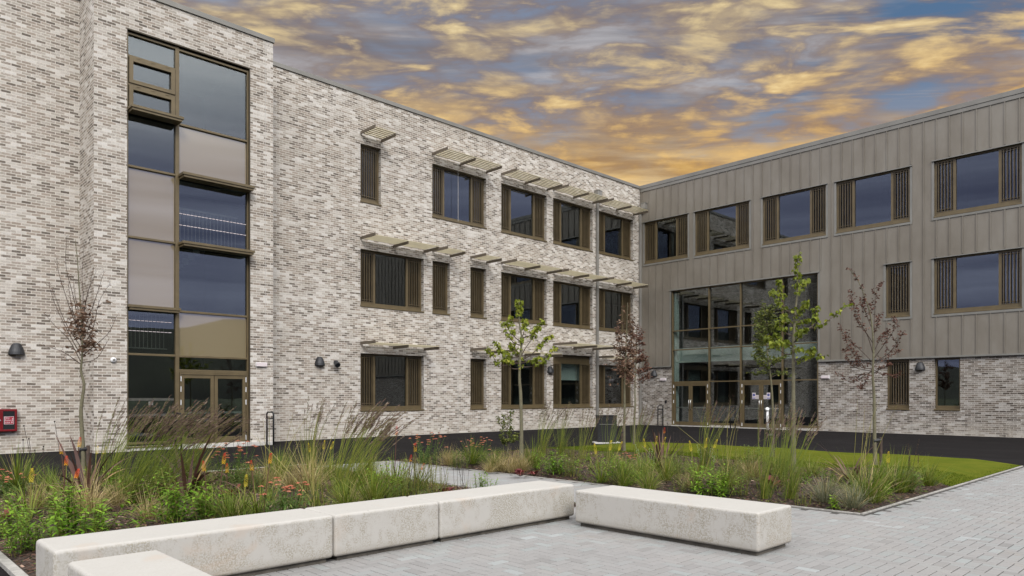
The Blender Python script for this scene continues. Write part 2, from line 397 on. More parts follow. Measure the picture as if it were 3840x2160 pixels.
def asphalt():
    m, T, b = new_mat('asphalt')
    tc = T.node('ShaderNodeTexCoord').outputs['Object']
    n = T.noise(tc, 90, 3, .7); n2 = T.noise(T.vmath('MULTIPLY', tc, (1, .25, 1)), 1.5, 5, .6); n3 = T.noise(T.vmath('MULTIPLY', tc, (.25, 1, 1)), .5, 5, .6)
    c = T.mix(n, (.0085, .0075, .0078), (.018, .0163, .0165))
    c = T.mix(T.math('MULTIPLY', T.smooth(n2, .45, .7), .35), c, (.028, .026, .026))
    c = T.mix(T.math('MULTIPLY', T.smooth(n3, .5, .72), .4), c, (.012, .0108, .011))
    T.put(b.inputs['Base Color'], c); b.inputs['Roughness'].default_value = .95; b.inputs['Specular IOR Level'].default_value = .06
    bn = T.node('ShaderNodeBump'); bn.inputs['Strength'].default_value = .4; bn.inputs['Distance'].default_value = .008
    T.l.new(n, bn.inputs['Height']); T.l.new(bn.outputs[0], b.inputs['Normal'])
    return m
M_asphalt = asphalt()
M_soil = pm('bark_soil', (.052, .033, .022), .95, 0, .3, 18, bump=.5)
M_lawn = pm('lawn_base', (.078, .098, .013), 1., 0, .2, 2.5, spec=0., col2=(.105, .113, .016))
M_field = pm('field', (.045, .062, .018), .95, 0, .2, .02)
M_hill = pm('hill', (.030, .034, .020), .95, 0, .3, .01)

def leaf_mat(name, stops, trans=.25, rough=.55):
    m, T, b = new_mat(name)
    at = T.node('ShaderNodeAttribute', attribute_name='v').outputs['Fac']
    oi = T.node('ShaderNodeObjectInfo').outputs['Random']
    f = T.math('ADD', at, T.math('MULTIPLY', T.math('SUBTRACT', oi, .5), .22), clamp=True)
    c = T.ramp(f, stops); T.put(b.inputs['Base Color'], c); b.inputs['Roughness'].default_value = rough; b.inputs['Specular IOR Level'].default_value = 0. if 'turf' in name else .25
    if trans:
        out = T.n['Material Output']; tl = T.node('ShaderNodeBsdfTranslucent'); T.put(tl.inputs[0], c)
        mx = T.node('ShaderNodeMixShader'); mx.inputs[0].default_value = trans
        T.l.new(b.outputs[0], mx.inputs[1]); T.l.new(tl.outputs[0], mx.inputs[2]); T.l.new(mx.outputs[0], out.inputs[0])
    return m
G_reed = leaf_mat('reed_green', [(0, (0.050, 0.077, 0.011)), (.4, (0.099, 0.136, 0.018)), (.75, (0.158, 0.189, 0.029)), (1, (0.303, 0.277, 0.055))])
G_plume = leaf_mat('plume_brown', [(0, (0.079, 0.050, 0.042)), (.5, (0.164, 0.108, 0.086)), (.85, (0.283, 0.204, 0.154)), (1, (0.453, 0.352, 0.275))], .3)
G_gold = leaf_mat('golden_stalk', [(0, (0.115, 0.121, 0.033)), (.5, (0.230, 0.212, 0.060)), (1, (0.379, 0.315, 0.112))])
G_stipa = leaf_mat('blonde_grass', [(0, (0.115, 0.109, 0.028)), (.35, (0.229, 0.196, 0.065)), (.7, (0.386, 0.298, 0.135)), (1, (0.566, 0.459, 0.251))])
G_tuft = leaf_mat('green_tuft', [(0, (0.054, 0.089, 0.009)), (.5, (0.113, 0.164, 0.015)), (.85, (0.195, 0.227, 0.030)), (1, (0.318, 0.297, 0.061))])
G_greyt = leaf_mat('grey_tuft', [(0, (0.073, 0.086, 0.046)), (.5, (0.152, 0.165, 0.092)), (1, (0.310, 0.284, 0.198))])
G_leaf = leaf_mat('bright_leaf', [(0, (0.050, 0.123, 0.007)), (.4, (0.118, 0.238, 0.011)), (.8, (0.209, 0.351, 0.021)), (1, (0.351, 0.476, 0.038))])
G_dleaf = leaf_mat('deep_leaf', [(0, (0.038, 0.078, 0.014)), (.5, (0.086, 0.147, 0.025)), (1, (0.172, 0.241, 0.048))])
G_willow = leaf_mat('olive_leaf', [(0, (0.050, 0.079, 0.013)), (.5, (0.105, 0.152, 0.025)), (1, (0.192, 0.238, 0.047))])
G_phor = leaf_mat('bronze_strap', [(0, (0.037, 0.018, 0.015)), (.5, (0.092, 0.045, 0.035)), (.8, (0.151, 0.088, 0.060)), (1, (0.341, 0.237, 0.094))], .12, .4)
G_red = leaf_mat('dark_red_leaf', [(0, (.055, .012, .012)), (.6, (.17, .035, .035)), (1, (.36, .11, .10))])
G_beech = leaf_mat('copper_leaf', [(0, (0.047, 0.019, 0.014)), (.5, (0.110, 0.047, 0.034)), (1, (0.205, 0.105, 0.069))], .2)
G_dry = leaf_mat('dry_brown_leaf', [(0, (0.063, 0.034, 0.023)), (.5, (0.155, 0.090, 0.057)), (1, (0.310, 0.213, 0.149))], .2)
G_syc = leaf_mat('sycamore_leaf', [(0, (0.086, 0.114, 0.012)), (.45, (0.164, 0.202, 0.019)), (.8, (0.271, 0.303, 0.034)), (1, (0.399, 0.390, 0.065))], .35)
G_oak = leaf_mat('dark_tree_leaf', [(0, (0.039, 0.054, 0.013)), (.5, (0.093, 0.117, 0.024)), (.85, (0.180, 0.203, 0.041)), (1, (0.285, 0.285, 0.068))], .25)
G_cover = leaf_mat('cover_leaf', [(0, (0.048, 0.076, 0.010)), (.5, (0.102, 0.145, 0.020)), (.85, (0.180, 0.209, 0.041)), (1, (0.288, 0.253, 0.080))])
G_chip = leaf_mat('bark_chip', [(0, (0.033, 0.017, 0.011)), (.5, (0.093, 0.050, 0.034)), (.8, (0.178, 0.105, 0.072)), (1, (0.433, 0.306, 0.238))], 0., .85)
G_turf = leaf_mat('turf_blade', [(0, (0.041, 0.067, 0.006)), (.5, (0.069, 0.101, 0.008)), (1, (0.110, 0.141, 0.020))], .2)
F_orange = leaf_mat('orange_floret', [(0, (.36, .100, .055)), (.5, (.54, .185, .100)), (1, (.66, .30, .19))], .15)
F_poker = leaf_mat('poker_floret', [(0, (.62, .40, .02)), (.45, (.70, .36, .02)), (.7, (.68, .14, .02)), (1, (.56, .025, .015))], .15)
F_yellow = leaf_mat('yellow_floret', [(0, (.60, .50, .05)), (.6, (.72, .55, .03)), (1, (.66, .40, .02))], .15)
F_white = leaf_mat('white_floret', [(0, (.55, .57, .42)), (1, (.8, .8, .74))], .15)
M_bark = pm('young_bark', (.105, .092, .058), .9, 0, .25, 14, col2=(.150, .140, .085))
M_twig = pm('twig_bark', (.070, .048, .036), .9, 0, .2, 10)
M_seed = pm('seed_head', (.030, .022, .016), .9, 0, .2, 10)

# ------------------------------------------------------------------ ground
YA, XB, YT, XL, XR = 22.9, 31.6, 21.45, 5.2, 10.21   # brick wall, clad wall, stair tower front, tower sides
BED_X, BED_Y, LAWN_X, PATH_L = 9.55, 3.5, 18.6, 7.6
def sheet(name, x0, x1, y0, y1, z, mat):
    b = MB(); b.quad((x0, y0, z), (x1, y0, z), (x1, y1, z), (x0, y1, z))
    return tag(b.build(name, mat), kind='structure')
sheet('ground', -2500, 2500, -2500, 2500, -.05, M_field)
sheet('road', -34, 33, -12, 24, -.012, M_asphalt)
sheet('paving_base', -6, LAWN_X + .02, -9, 6.5, -.006, M_joint)
sheet('path_base', PATH_L, BED_X, 6.5, 14.0, -.006, M_joint)

def build_paving():
    rng = random.Random(4); b = MB(); w = .1; gp = .0044
    def block(cx, cy, L, Wd):
        x0, x1, y0, y1 = cx + gp, cx + L - gp, cy + gp, cy + Wd - gp
        z = rng.uniform(-.0008, .0008); e = .004; a = min(1, max(0, rng.gauss(.46, .16)))
        if rng.random() < .035: a = rng.uniform(.85, 1)
        b.add([(x0, y0, -.005), (x1, y0, -.005), (x1, y1, -.005), (x0, y1, -.005),
               (x0, y0, z), (x1, y0, z), (x1, y1, z), (x0, y1, z),
               (x0 + e, y0 + e, z + .003), (x1 - e, y0 + e, z + .003), (x1 - e, y1 - e, z + .003), (x0 + e, y1 - e, z + .003)],
              [(8, 9, 10, 11)] + [(i, (i + 1) % 4, 4 + (i + 1) % 4, 4 + i) for i in range(4)] + [(4 + i, 4 + (i + 1) % 4, 8 + (i + 1) % 4, 8 + i) for i in range(4)], a)
    def inside(x, y, x1, y1):
        if y < 6.42 and y1 <= 6.43 and -1 < x and x1 < LAWN_X and y > -6:
            return not (x1 > BED_X - .06 and y1 > BED_Y - .06) and not (x < 1.24 and y > 6.3)
        return PATH_L + .02 <= x and x1 <= BED_X - .04 and 6.2 < y < 13.9
    for j in range(-60, 142):
        for i in range(-10, 190):
            k = (i - j) % 4; x, y = i * w, j * w
            if k == 0 and inside(x, y, x + .2, y + .1): block(x, y, .2, .1)
            elif k == 3 and inside(x, y, x + .1, y + .2): block(x, y, .1, .2)
    tag(b.build('paving', M_paver, uv=False), kind='structure')
build_paving()

def kerb(x0, x1, y0, y1, z=.016):
    b = MB(); b.box(x0, x1, y0, y1, -.05, z)
    return tag(b.build('kerb', M_kerb, bevel=.004), kind='structure')
kerb(1.14, 1.22, 6.3, 15.0, .03); kerb(BED_X - .035, BED_X, BED_Y, 13.9, .012); kerb(BED_X, LAWN_X, BED_Y - .035, BED_Y, .012)
kerb(PATH_L - .03, PATH_L, 6.5, 14.2, .012); kerb(1.22, PATH_L, 14.3, 14.38, .03); kerb(PATH_L - .03, BED_X, 13.92, 14.0, .004)

def bnd(y):                                        # where the bark bed ends and the lawn begins
    P = [(3.4, 13.45), (4.4, 14.5), (5.2, 14.7), (6.2, 13.9), (7.7, 14.45), (10.5, 14.5), (12.7, 14.0), (14.2, 12.6)]
    for (a, p), (c, q) in zip(P, P[1:]):
        if y <= c:
            t = max(0, (y - a) / (c - a)); return p + (q - p) * (3 * t * t - 2 * t ** 3)
    return P[-1][1]
def hsh(x, y): return .5 + .25 * sin(x * 1.9 + 1.3 * sin(y * 1.1)) + .25 * sin(y * 2.3 + x * .7)
def bed_z(x, y):
    if x < 8.5: e = min(x - 1.2, PATH_L - x, y - 6.4, 14.3 - y)
    else: e = min(x - BED_X, y - BED_Y, 13.95 - y)
    e = max(0., min(1., e / .9)); return .004 + .07 * e + .05 * e * hsh(x, y)
def lawn_z(x, y):
    e = max(0, min(1., min(y - BED_Y, LAWN_X - x, 14. - y) / .5)); return .006 + .035 * e
def patch(name, x0, x1, y0, y1, st, zf, mat, keep=None):
    b = MB(); nx = int((x1 - x0) / st) + 1; ny = int((y1 - y0) / st) + 1
    P = [[(x0 + (x1 - x0) * i / nx, y0 + (y1 - y0) * j / ny) for j in range(ny + 1)] for i in range(nx + 1)]
    if keep: P = [[keep(*q) for q in r] for r in P]
    b.v = [(x, y, zf(x, y)) for r in P for x, y in r]; b.a = [.5] * len(b.v)
    b.f = [(i * (ny + 1) + j, (i + 1) * (ny + 1) + j, (i + 1) * (ny + 1) + j + 1, i * (ny + 1) + j + 1) for i in range(nx) for j in range(ny)]
    return tag(b.build(name, mat, smooth=True), kind='structure')
patch('soil', 1.22, PATH_L - .03, 6.38, 14.3, .12, bed_z, M_soil)
patch('soil', BED_X, 15.2, BED_Y, 13.95, .12, bed_z, M_soil)
patch('lawn', 0, 1, BED_Y, 14.0, .12, lambda x, y: max(lawn_z(x, y), bed_z(x, y) + .012), M_lawn,
      keep=lambda t, y: (bnd(y) + (LAWN_X - .02 - bnd(y)) * t, y))
def hills():
    b = MB(); n = 160; R = 520.
    for ring, (r, s) in enumerate(((R, 0), (R * 1.02, 1), (R * 1.9, 0))): pass
    top = []
    for k in range(n + 1):
        a = pi * .76 + (2 * pi * .60) * k / n       # behind the camera, from -X round to +X
        h = 15 + 64 * max(0, sin((k / n) * pi * .98)) ** 1.6 + 9 * sin(k * .17) + 5 * sin(k * .43 + 1) + 2.2 * sin(k * 1.31)
        top.append((a, max(10, h)))
    b.v = [(R * cos(a), R * sin(a), -1) for a, h in top] + [(R * 1.25 * cos(a), R * 1.25 * sin(a), h) for a, h in top] + [(R * 1.9 * cos(a), R * 1.9 * sin(a), h * 1.22 + 6 * sin(a * 9)) for a, h in top]
    b.a = [.5] * len(b.v); m = n + 1
    b.f = [(q * m + i, q * m + i + 1, (q + 1) * m + i + 1, (q + 1) * m + i) for q in range(2) for i in range(n)]
    tag(b.build('hills', M_hill, smooth=True), kind='structure')
hills()

# ------------------------------------------------------------------ the two wings
brick = thing('brick_wing', 'long three storey wing of pale mottled brick with a stair tower and slatted sunshades', 'building', (XL, YT, 0))
clad = thing('clad_wing', 'three storey wing clad in ribbed grey brown metal above a shaded brick ground floor', 'building', (XB, 14., 0))

def panel(mb, ax, c, u0, u1, z0, z1, ops, rd):
    """a wall face with openings (u0, u1, z0, z1) and their reveals; ax 'y': faces -Y, ax 'x': faces -X"""
    P = (lambda u, d, z: (u, c + d, z)) if ax == 'y' else (lambda u, d, z: (c + d, u, z))
    us = sorted({u0, u1, *[o[0] for o in ops], *[o[1] for o in ops]}); zs = sorted({z0, z1, *[o[2] for o in ops], *[o[3] for o in ops]})
    us = [u for u in us if u0 <= u <= u1]; zs = [z for z in zs if z0 <= z <= z1]
    for a, b in zip(us, us[1:]):
        for p, q in zip(zs, zs[1:]):
            mu, mz = (a + b) / 2, (p + q) / 2
            if any(o[0] < mu < o[1] and o[2] < mz < o[3] for o in ops): continue
            mb.quad(P(a, 0, p), P(b, 0, p), P(b, 0, q), P(a, 0, q))
    for a, b, p, q in ops:
        p_ = max(p, z0); q_ = min(q, z1)
        mb.quad(P(a, 0, p_), P(a, rd, p_), P(a, rd, q_), P(a, 0, q_)); mb.quad(P(b, 0, p_), P(b, rd, p_), P(b, rd, q_), P(b, 0, q_))
        if q < z1: mb.quad(P(a, 0, q), P(b, 0, q), P(b, rd, q), P(a, rd, q))
        if p > z0: mb.quad(P(a, 0, p), P(b, 0, p), P(b, rd, p), P(a, rd, p))

class Face:
    """boxes in facade terms: u along the wall, d into the wall (negative = towards the court), z up"""
    def __init__(s, ax, c): s.ax = ax; s.c = c
    def bx(s, mb, u0, u1, d0, d1, z0, z1):
        if s.ax == 'y': mb.box(u0, u1, s.c + d0, s.c + d1, z0, z1)
        else: mb.box(s.c + d0, s.c + d1, u0, u1, z0, z1)
    def pane(s, u0, u1, z0, z1, d, parent, mat=None, name='pane', t=.012):
        b = MB(); s.bx(b, u0, u1, d, d + t, z0, z1); return b.build(name, mat or M_glass, parent)
FA, FT, FB = Face('y', YA), Face('y', YT), Face('x', XB)

def frame_rect(F_, mb, u0, u1, z0, z1, w, d0, d1, wb=None):
    wb = wb or w
    F_.bx(mb, u0, u0 + w, d0, d1, z0, z1); F_.bx(mb, u1 - w, u1, d0, d1, z0, z1)
    F_.bx(mb, u0 + w, u1 - w, d0, d1, z1 - w, z1); F_.bx(mb, u0 + w, u1 - w, d0, d1, z0, z0 + wb)
def louvre(F_, u0, u1, z0, z1, d, parent, n):
    b = MB(); frame_rect(F_, b, u0, u1, z0, z1, .03, d - .05, d + .02, .045)
    for k in range(n):
        u = u0 + .03 + (u1 - u0 - .06) * (k + .5) / n
        F_.bx(b, u - .013, u + .013, d - .075, d - .005, z0 + .05, z1 - .035)
    F_.bx(b, u0 + .03, u1 - .03, d - .07, d - .03, z0 + .1, z0 + .118); F_.bx(b, u0 + .03, u1 - .03, d - .07, d - .03, z1 - .1, z1 - .082)
    return b.build('louvre_panel', M_fin, parent)
def window(F_, root, u0, u1, z0, z1, rd, sill=True, plain=False, head=0.):
    b = MB(); zt = z1 - head; z0 += .002
    frame_rect(F_, b, u0 + .004, u1 - .004, z0 + .03, zt - .003, .055, rd - .06, rd + .03, .13)
    if head: F_.bx(b, u0 + .004, u1 - .004, rd - .01, rd + .03, zt, z1 - .003)
    wide = u1 - u0 > 1.6; L = .66
    if wide:
        for u in (u0 + L, u1 - L - .075): F_.bx(b, u, u + .075, rd - .062, rd + .03, z0 + .161, zt - .06)
        for k in range(3):
            u = u0 + L + .25 + (u1 - u0 - 2 * L - .5) * k / 2
            F_.bx(b, u - .02, u + .02, rd - .063, rd - .055, z0 + .095, z0 + .115)
    f = b.build('window', M_bronze, root)
    zb, zh = z0 + .16, zt - .058
    if wide:
        F_.pane(u0 + L + .075, u1 - L - .075, zb, zh, rd, f)
        for a, c in ((u0 + .06, u0 + L), (u1 - L, u1 - .06)):
            F_.pane(a, c, zb, zh, rd + .012, f); louvre(F_, a, c, zb - .005, zh, rd - .01, f, 5)
    else:
        F_.pane(u0 + .06, u1 - .06, zb, zh, rd + .012, f)
        if not plain: louvre(F_, u0 + .06, u1 - .06, zb - .005, zh, rd - .01, f, 7)
    if sill:
        s = MB(); F_.bx(s, u0 - .012, u1 + .012, -.035, rd - .065, z0 - .03, z0 + .028); s.build('sill', M_bronze, f, bevel=.005)
    return f
def sunshade(root, u0, u1, z, proj, n=6, sp=3):
    b = MB(); p = proj / n
    for k in range(n):
        d = -.06 - p * (k + .5)
        FA.bx(b, u0 + .012, u1 - .012, d - .040, d + .040, z - .008, z + .012)
    sh = b.build('sunshade', M_blade, root)
    for k in range(sp):
        u = u0 + (u1 - u0) * k / (sp - 1); q = MB(); top = z + .085 if k == 0 else z - .014
        FA.bx(q, u - .012, u + .012, -proj - .04, 0, top - .105, top); q.build('bracket', M_bracket, sh)

WA = [('3', 14.29, 15.18), ('3', 17.61, 20.51), ('3', 21.39, 24.29), ('3', 24.73, 27.61), ('3', 28.05, 30.95),
      ('2', 14.29, 17.18), ('2', 17.62, 18.51), ('2', 19.62, 20.51), ('2', 21.39, 24.29), ('2', 24.73, 27.61), ('2', 28.05, 30.95),
      ('1', 14.29, 17.19), ('1', 19.62, 20.51), ('1', 21.39, 24.29), ('e', 24.73, 27.61), ('1', 28.05, 30.95)]
ROW = {'3': (8.71, 10.85, 11.19), '2': (4.85, 6.96, 7.31), '1': (.97, 3.10, 3.44), 'e': (.97, 3.50, 3.92)}
opsA = [(u0, u1, ROW[r][0], ROW[r][1]) for r, u0, u1 in WA]
opT = [(6.01, 9.48, .12, 11.61)]
ZP = 12.62
w = MB()
panel(w, 'y', YA, -14, XL, -.05, ZP, [], .2); panel(w, 'y', YA, XR, XB + .02, -.05, ZP, opsA, .215)
panel(w, 'y', YT, XL, XR, -.05, ZP, opT, .14)
for x in (XL, XR): w.quad((x, YT, -.05), (x, YA, -.05), (x, YA, ZP), (x, YT, ZP))
w.quad((-14, YA, -.05), (-14, 31, -.05), (-14, 31, ZP), (-14, YA, ZP)); w.quad((-14, 31, -.05), (42, 31, -.05), (42, 31, ZP), (-14, 31, ZP))
w.build('wall', M_brick, brick)
b = MB(); b.box(-14, XB + .3, YA + .3, 31, ZP - .25, ZP - .1); b.build('roof', M_inwall, brick)
def coping(root, parts):
    b = MB()
    for x0, x1, y0, y1, z0, z1 in parts: b.box(x0, x1, y0, y1, z0, z1)
    b.build('coping', M_coping, root, bevel=.006)
coping(brick, [(-14, XL - .043, YA - .045, YA + .4, ZP, ZP + .145), (XL - .04, XR + .04, YT - .045, YA + .4, ZP + .001, ZP + .146), (XR + .043, XB + .05, YA - .045, YA + .4, ZP, ZP + .145)])
# movement joint beside the tower and drip line under the coping
for q in ((18.94, 18.955, YA - .004, YA - .001, 0, ZP), (9.95, 9.962, YT - .003, YT - .001, 0, ZP)): b = MB(); b.box(*q); b.build('movement_joint', M_slab, brick)
for r, u0, u1 in WA:
    z0, z1, zs = ROW[r]
    window(FA, brick, u0, u1, z0, z1, .215, head=.36 if r == 'e' else 0)
    sunshade(brick, u0, u1, zs, 1.45 if r == 'e' else .95, 9 if r == 'e' else 6, 3 if u1 - u0 > 1.6 else 2)
b = MB(); b.box(24.9, 27.4, YA + .5, YA + .52, 2.3, 3.1); b.build('blind', M_inpale, brick)
# rooms behind the windows
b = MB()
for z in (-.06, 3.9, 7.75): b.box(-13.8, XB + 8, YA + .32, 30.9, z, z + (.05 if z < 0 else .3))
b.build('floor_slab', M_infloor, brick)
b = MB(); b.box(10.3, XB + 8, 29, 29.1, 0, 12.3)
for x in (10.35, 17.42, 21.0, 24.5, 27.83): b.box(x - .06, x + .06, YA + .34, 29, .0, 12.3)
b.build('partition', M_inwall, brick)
b = MB()
for x, y, z in ((22.2, 24.6, 7.6), (18.4, 24.8, 12.2), (25.6, 25, 7.6)): b.box(x, x + 1.2, y, y + .16, z, z + .05)
b.build('ceiling_light', M_tubelight, brick)

# stair tower glazing
R_ = .15
SL, SM0, SM1, SR = 6.01, 7.30, 7.41, 9.48
fr = MB()
for a, c in ((SL, SL + .055), (SM0, SM1), (SR - .07, SR)): FT.bx(fr, a + .003, c - .003, R_ - .075, R_ + .05, .14, 11.6)
LEFT = [11.52, 10.90, 10.12, 9.43, 7.87, 5.915, 4.0, 2.675, .2]; RIGHT = [11.5, 9.36, 7.88, 5.925, 3.96, 2.665, 2.255]
for z in LEFT: FT.bx(fr, SL + .055, SM0, R_ - .07, R_ + .05, z - .03, z + .03)
for z in RIGHT: FT.bx(fr, SM1, SR - .07, R_ - .07, R_ + .05, z - .03, z + .03)
FT.bx(fr, SM1, SR - .07, R_ - .072, R_ + .05, 2.19, 2.224)
stair = fr.build('stair_window', M_bronze, brick, bevel=.004)
b = MB(); FT.bx(b, SL + .003, SR - .003, .0, R_ - .08, 11.575, 11.606); FT.bx(b, SR - .03, SR - .004, .005, R_ - .08, .14, 11.574); b.build('lining', M_dark, stair)
b = MB(); FT.bx(b, SL - .03, SM1 - .05, -.05, R_ - .08, .08, .118); b.build('sill', M_bronze, stair)
for i, (a, c) in enumerate(zip(LEFT, LEFT[1:])):
    sp = i in (4, 5)
    FT.pane(SL + .056, SM0 - .001, c + .031, a - .031, R_, stair, M_spandrel if sp else M_glass, 'spandrel_panel' if sp else 'pane')
for i, (a, c) in enumerate(zip(RIGHT, RIGHT[1:])):
    sp = i in (1, 4)
    FT.pane(SM1 + .001, SR - .071, c + .031, a - .031, R_, stair, M_spandrel if sp else M_glass, 'spandrel_panel' if sp else 'pane')
for z0, z1 in ((10.155, 10.865), (9.465, 10.085)):
    b = MB(); frame_rect(FT, b, SL + .07, SM0 - .012, z0, z1, .105, R_ - .1, R_ - .015)
    for k in range(3): FT.bx(b, SL + .25 + .38 * k, SL + .36 + .38 * k, R_ - .11, R_ - .1, z1 - .012, z1 + .012)
    b.build('vent', M_bronze, stair, bevel=.005)
for a, c, z, dp in ((SL + .01, SM1 - .02, 9.40, .42), (SM1 - .04, SR - .01, 7.86, .42), (SM1 - .04, SR - .01, 5.9, .42), (SL + .01, SM1 - .02, 3.99, .20)):
    b = MB(); FT.bx(b, a, c, R_ - .08 - dp, R_ - .078, z - .035, z + .035); FT.bx(b, a + .03, c - .03, R_ - .05 - dp, R_ - .079, z - .1, z - .036)
    b.build('ledge', M_bronze, stair)
# dashes printed on the glass and the stair rails behind
def dashes(z, u, u1, w, st, hh, mat):
    b = MB()
    while u < u1: FT.bx(b, u, u + w, R_ - .004, R_ - .002, z - hh, z + hh); u += st
    b.build('glass_marking', mat, stair)
for z in (6.80, 6.47): dashes(z, SM1 + .02, SR - .12, .085, .105, .009, M_letter)
for z in (3.62, 3.33): dashes(z, SL + .07, SM0 - .1, .085, .105, .007, M_letter)
for z in (1.42, .98): dashes(z, SL + .08, SM0 - .02, .012, .03, .035, M_coping)
b = MB(); FT.bx(b, 6.60, 6.72, R_ - .004, R_ - .002, 1.26, 1.36); b.build('sticker', M_trim, stair)
b = MB()
for u0, u1, z, y in ((7.45, 9.4, 5.98, 22.2), (6.1, 7.3, 2.78, 22.2)):
    b.box(u0, u1, y, y + .04, z + 1.1, z + 1.15); b.box(u0, u1, y, y + .03, z + .1, z + .13)
    u = u0
    while u < u1: b.box(u, u + .014, y + .008, y + .022, z + .13, z + 1.1); u += .11
b.build('stair_rail', M_trim, brick)
b = MB()
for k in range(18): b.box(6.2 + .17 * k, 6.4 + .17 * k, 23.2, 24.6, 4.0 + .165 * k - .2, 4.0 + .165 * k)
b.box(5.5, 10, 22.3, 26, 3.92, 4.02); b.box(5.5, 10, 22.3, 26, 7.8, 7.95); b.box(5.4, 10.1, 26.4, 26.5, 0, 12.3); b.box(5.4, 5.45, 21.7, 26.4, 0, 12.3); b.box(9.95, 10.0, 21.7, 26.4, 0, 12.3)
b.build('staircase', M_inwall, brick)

def door_pair(F_, root, u0, u1, z0, z1, rd, rev=False, handle=True, bar=False):
    m = (u0 + u1) / 2
    for k, (a, c) in enumerate(((u0, m - .002), (m + .002, u1))):
        b = MB(); frame_rect(F_, b, a + .005, c - .005, z0, z1, .1, rd - .07, rd - .005, .17)
        d = b.build('door', M_bronze, root, bevel=.004)
        F_.pane(a + .104, c - .104, z0 + .172, z1 - .102, rd - .04, d)
        outer = a if k == 0 else c; s = 1 if k == 0 else -1
        for z in (z0 + .12, z0 + 1.2, z1 - .42, z1 - .12):
            h = MB(); F_.bx(h, outer - .016, outer + .016, rd - .09, rd - .071, z - .075, z + .075); h.build('hinge', M_white, d)
        if handle:
            h = MB(); e = (c - .05) if k == 0 else (a + .05)
            P = (lambda u, dd, z: (u, F_.c + dd, z)) if F_.ax == 'y' else (lambda u, dd, z: (F_.c + dd, u, z))
            h.tube([P(e, rd - .07, z0 + .82), P(e, rd - .14, z0 + .83), P(e, rd - .14, z0 + 1.27), P(e, rd - .07, z0 + 1.28)], .014, 8); h.build('handle', M_steel, d, smooth=True)
        if bar:
            h = MB(); F_.bx(h, a + .11, c - .11, rd + .0, rd + .04, z0 + .86, z0 + .92); h.build('push_bar', M_steel, d)
b = MB(); FT.bx(b, SM1 + .003, SM1 + .03, R_ - .09, R_ + .03, .13, 2.188); FT.bx(b, SR - .1, SR - .072, R_ - .09, R_ + .03, .13, 2.188); FT.bx(b, SM1 + .03, SR - .1, R_ - .09, R_ + .03, 2.14, 2.188); b.build('door_frame', M_bronze, brick)
door_pair(FT, brick, SM1 + .035, SR - .105, .13, 2.135, R_, handle=False, bar=True)
b = MB(); b.box(SM1, XR - .02, YT - .12, YT + .1, -.02, .10); b.box(XL + .9, SM1, YT - .03, YT - .002, .0, .07); b.build('threshold', M_slab, brick, bevel=.006)

def downpipe(root, mat, x, y, ztop, hop, ax):
    b = MB(); b.box(x - .055, x + .055, y - .055, y + .055, 0, ztop); 
    for z in (2, 4.4, 6.8, 9.2):
        b.box(x - .065, x + .065, y - .06, y + .06, z, z + .05)
    p = b.build('downpipe', mat, root, bevel=.01)
    q = MB(); hx, hy = hop
    q.box(hx - .17, hx + .17, hy - .12, hy + .12, ztop + .0, ztop + .3); q.box(hx - .19, hx + .19, hy - .14, hy + .14, ztop + .301, ztop + .33)
    if abs(hx - x) + abs(hy - y) > .01: q.box(min(x, hx) - .05, max(x, hx) + .05, min(y, hy) - .05, max(y, hy) + .05, ztop - .15, ztop - .002)
    q.build('hopper', mat, p, bevel=.008)
downpipe(brick, M_pipe, 27.9, YA - .08, 11.45, (27.9, YA - .13), 'y')

# clad wing
CB = 3.03; ZC = 12.42; YE = -7.5
WB = [(19.94, 22.60, 8.56, 10.76), (16.60, 19.53, 8.56, 10.76), (13.01, 15.93, 8.56, 10.76), (9.66, 12.57, 8.56, 10.76), (5.92, 8.79, 8.56, 10.76),
      (9.66, 10.57, 4.75, 6.93), (5.92, 8.79, 4.75, 6.93), (2.2, 5.1, 8.56, 10.76), (2.2, 5.1, 4.75, 6.93)]
WG = [(9.70, 10.56, .98, 3.0), (7.91, 8.79, .98, 3.0)]
CW0, CW1, CWZ = 13.36, 20.93, 6.98
w = MB(); panel(w, 'x', XB, YE, CW0, -.05, CB, WG, .19); panel(w, 'x', XB, CW1, YA, -.05, CB, [], .1)
for y in (CW0, CW1): w.quad((XB, y, -.05), (XB + .16, y, -.05), (XB + .16, y, CB), (XB, y, CB))
w.quad((XB, YE, -.05), (41.9, YE, -.05), (41.9, YE, ZP), (XB, YE, ZP)); w.quad((41.9, YE, -.05), (41.9, 31, -.05), (41.9, 31, ZP), (41.9, YE, ZP))
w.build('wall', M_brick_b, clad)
w = MB(); XC = XB - .045
panel(w, 'x', XC, YE, YA - .02, CB + .06, ZC, WB + [(CW0, CW1, CB - 1, CWZ)], .13)
y = 13.24 - .453 * 45
while y < YA - .1:
    segs = [(CB + .06, ZC)]
    for a, c, p, q in WB + [(CW0, CW1, 0, CWZ)]:
        if a - .13 < y < c + .13:
            segs = [s for z0, z1 in segs for s in ((z0, min(z1, p - .1)), (max(z0, q + .08), z1)) if s[1] - s[0] > .05]
    for z0, z1 in segs: w.box(XC - .032, XC + .002, y - .014, y + .014, z0, z1)
    y += .453
w.build('cladding', M_clad, clad)
b = MB(); b.box(XC - .06, XB + .01, YE, CW0 + .0, CB - .005, CB + .06); b.box(XC - .06, XB + .01, CW1, YA - .02, CB - .005, CB + .06)
b.build('drip_flashing', M_trim, clad)
coping(clad, [(XC - .055, XB + .4, YE, YA - .05, ZC + .16, ZC + .345), (XC - .035, XC + .3, YE, YA - .05, ZC + .0, ZC + .155)])
b = MB(); b.box(XB + .3, 42, YE, 31, ZC - .2, ZC - .05); b.build('roof', M_inwall, clad)
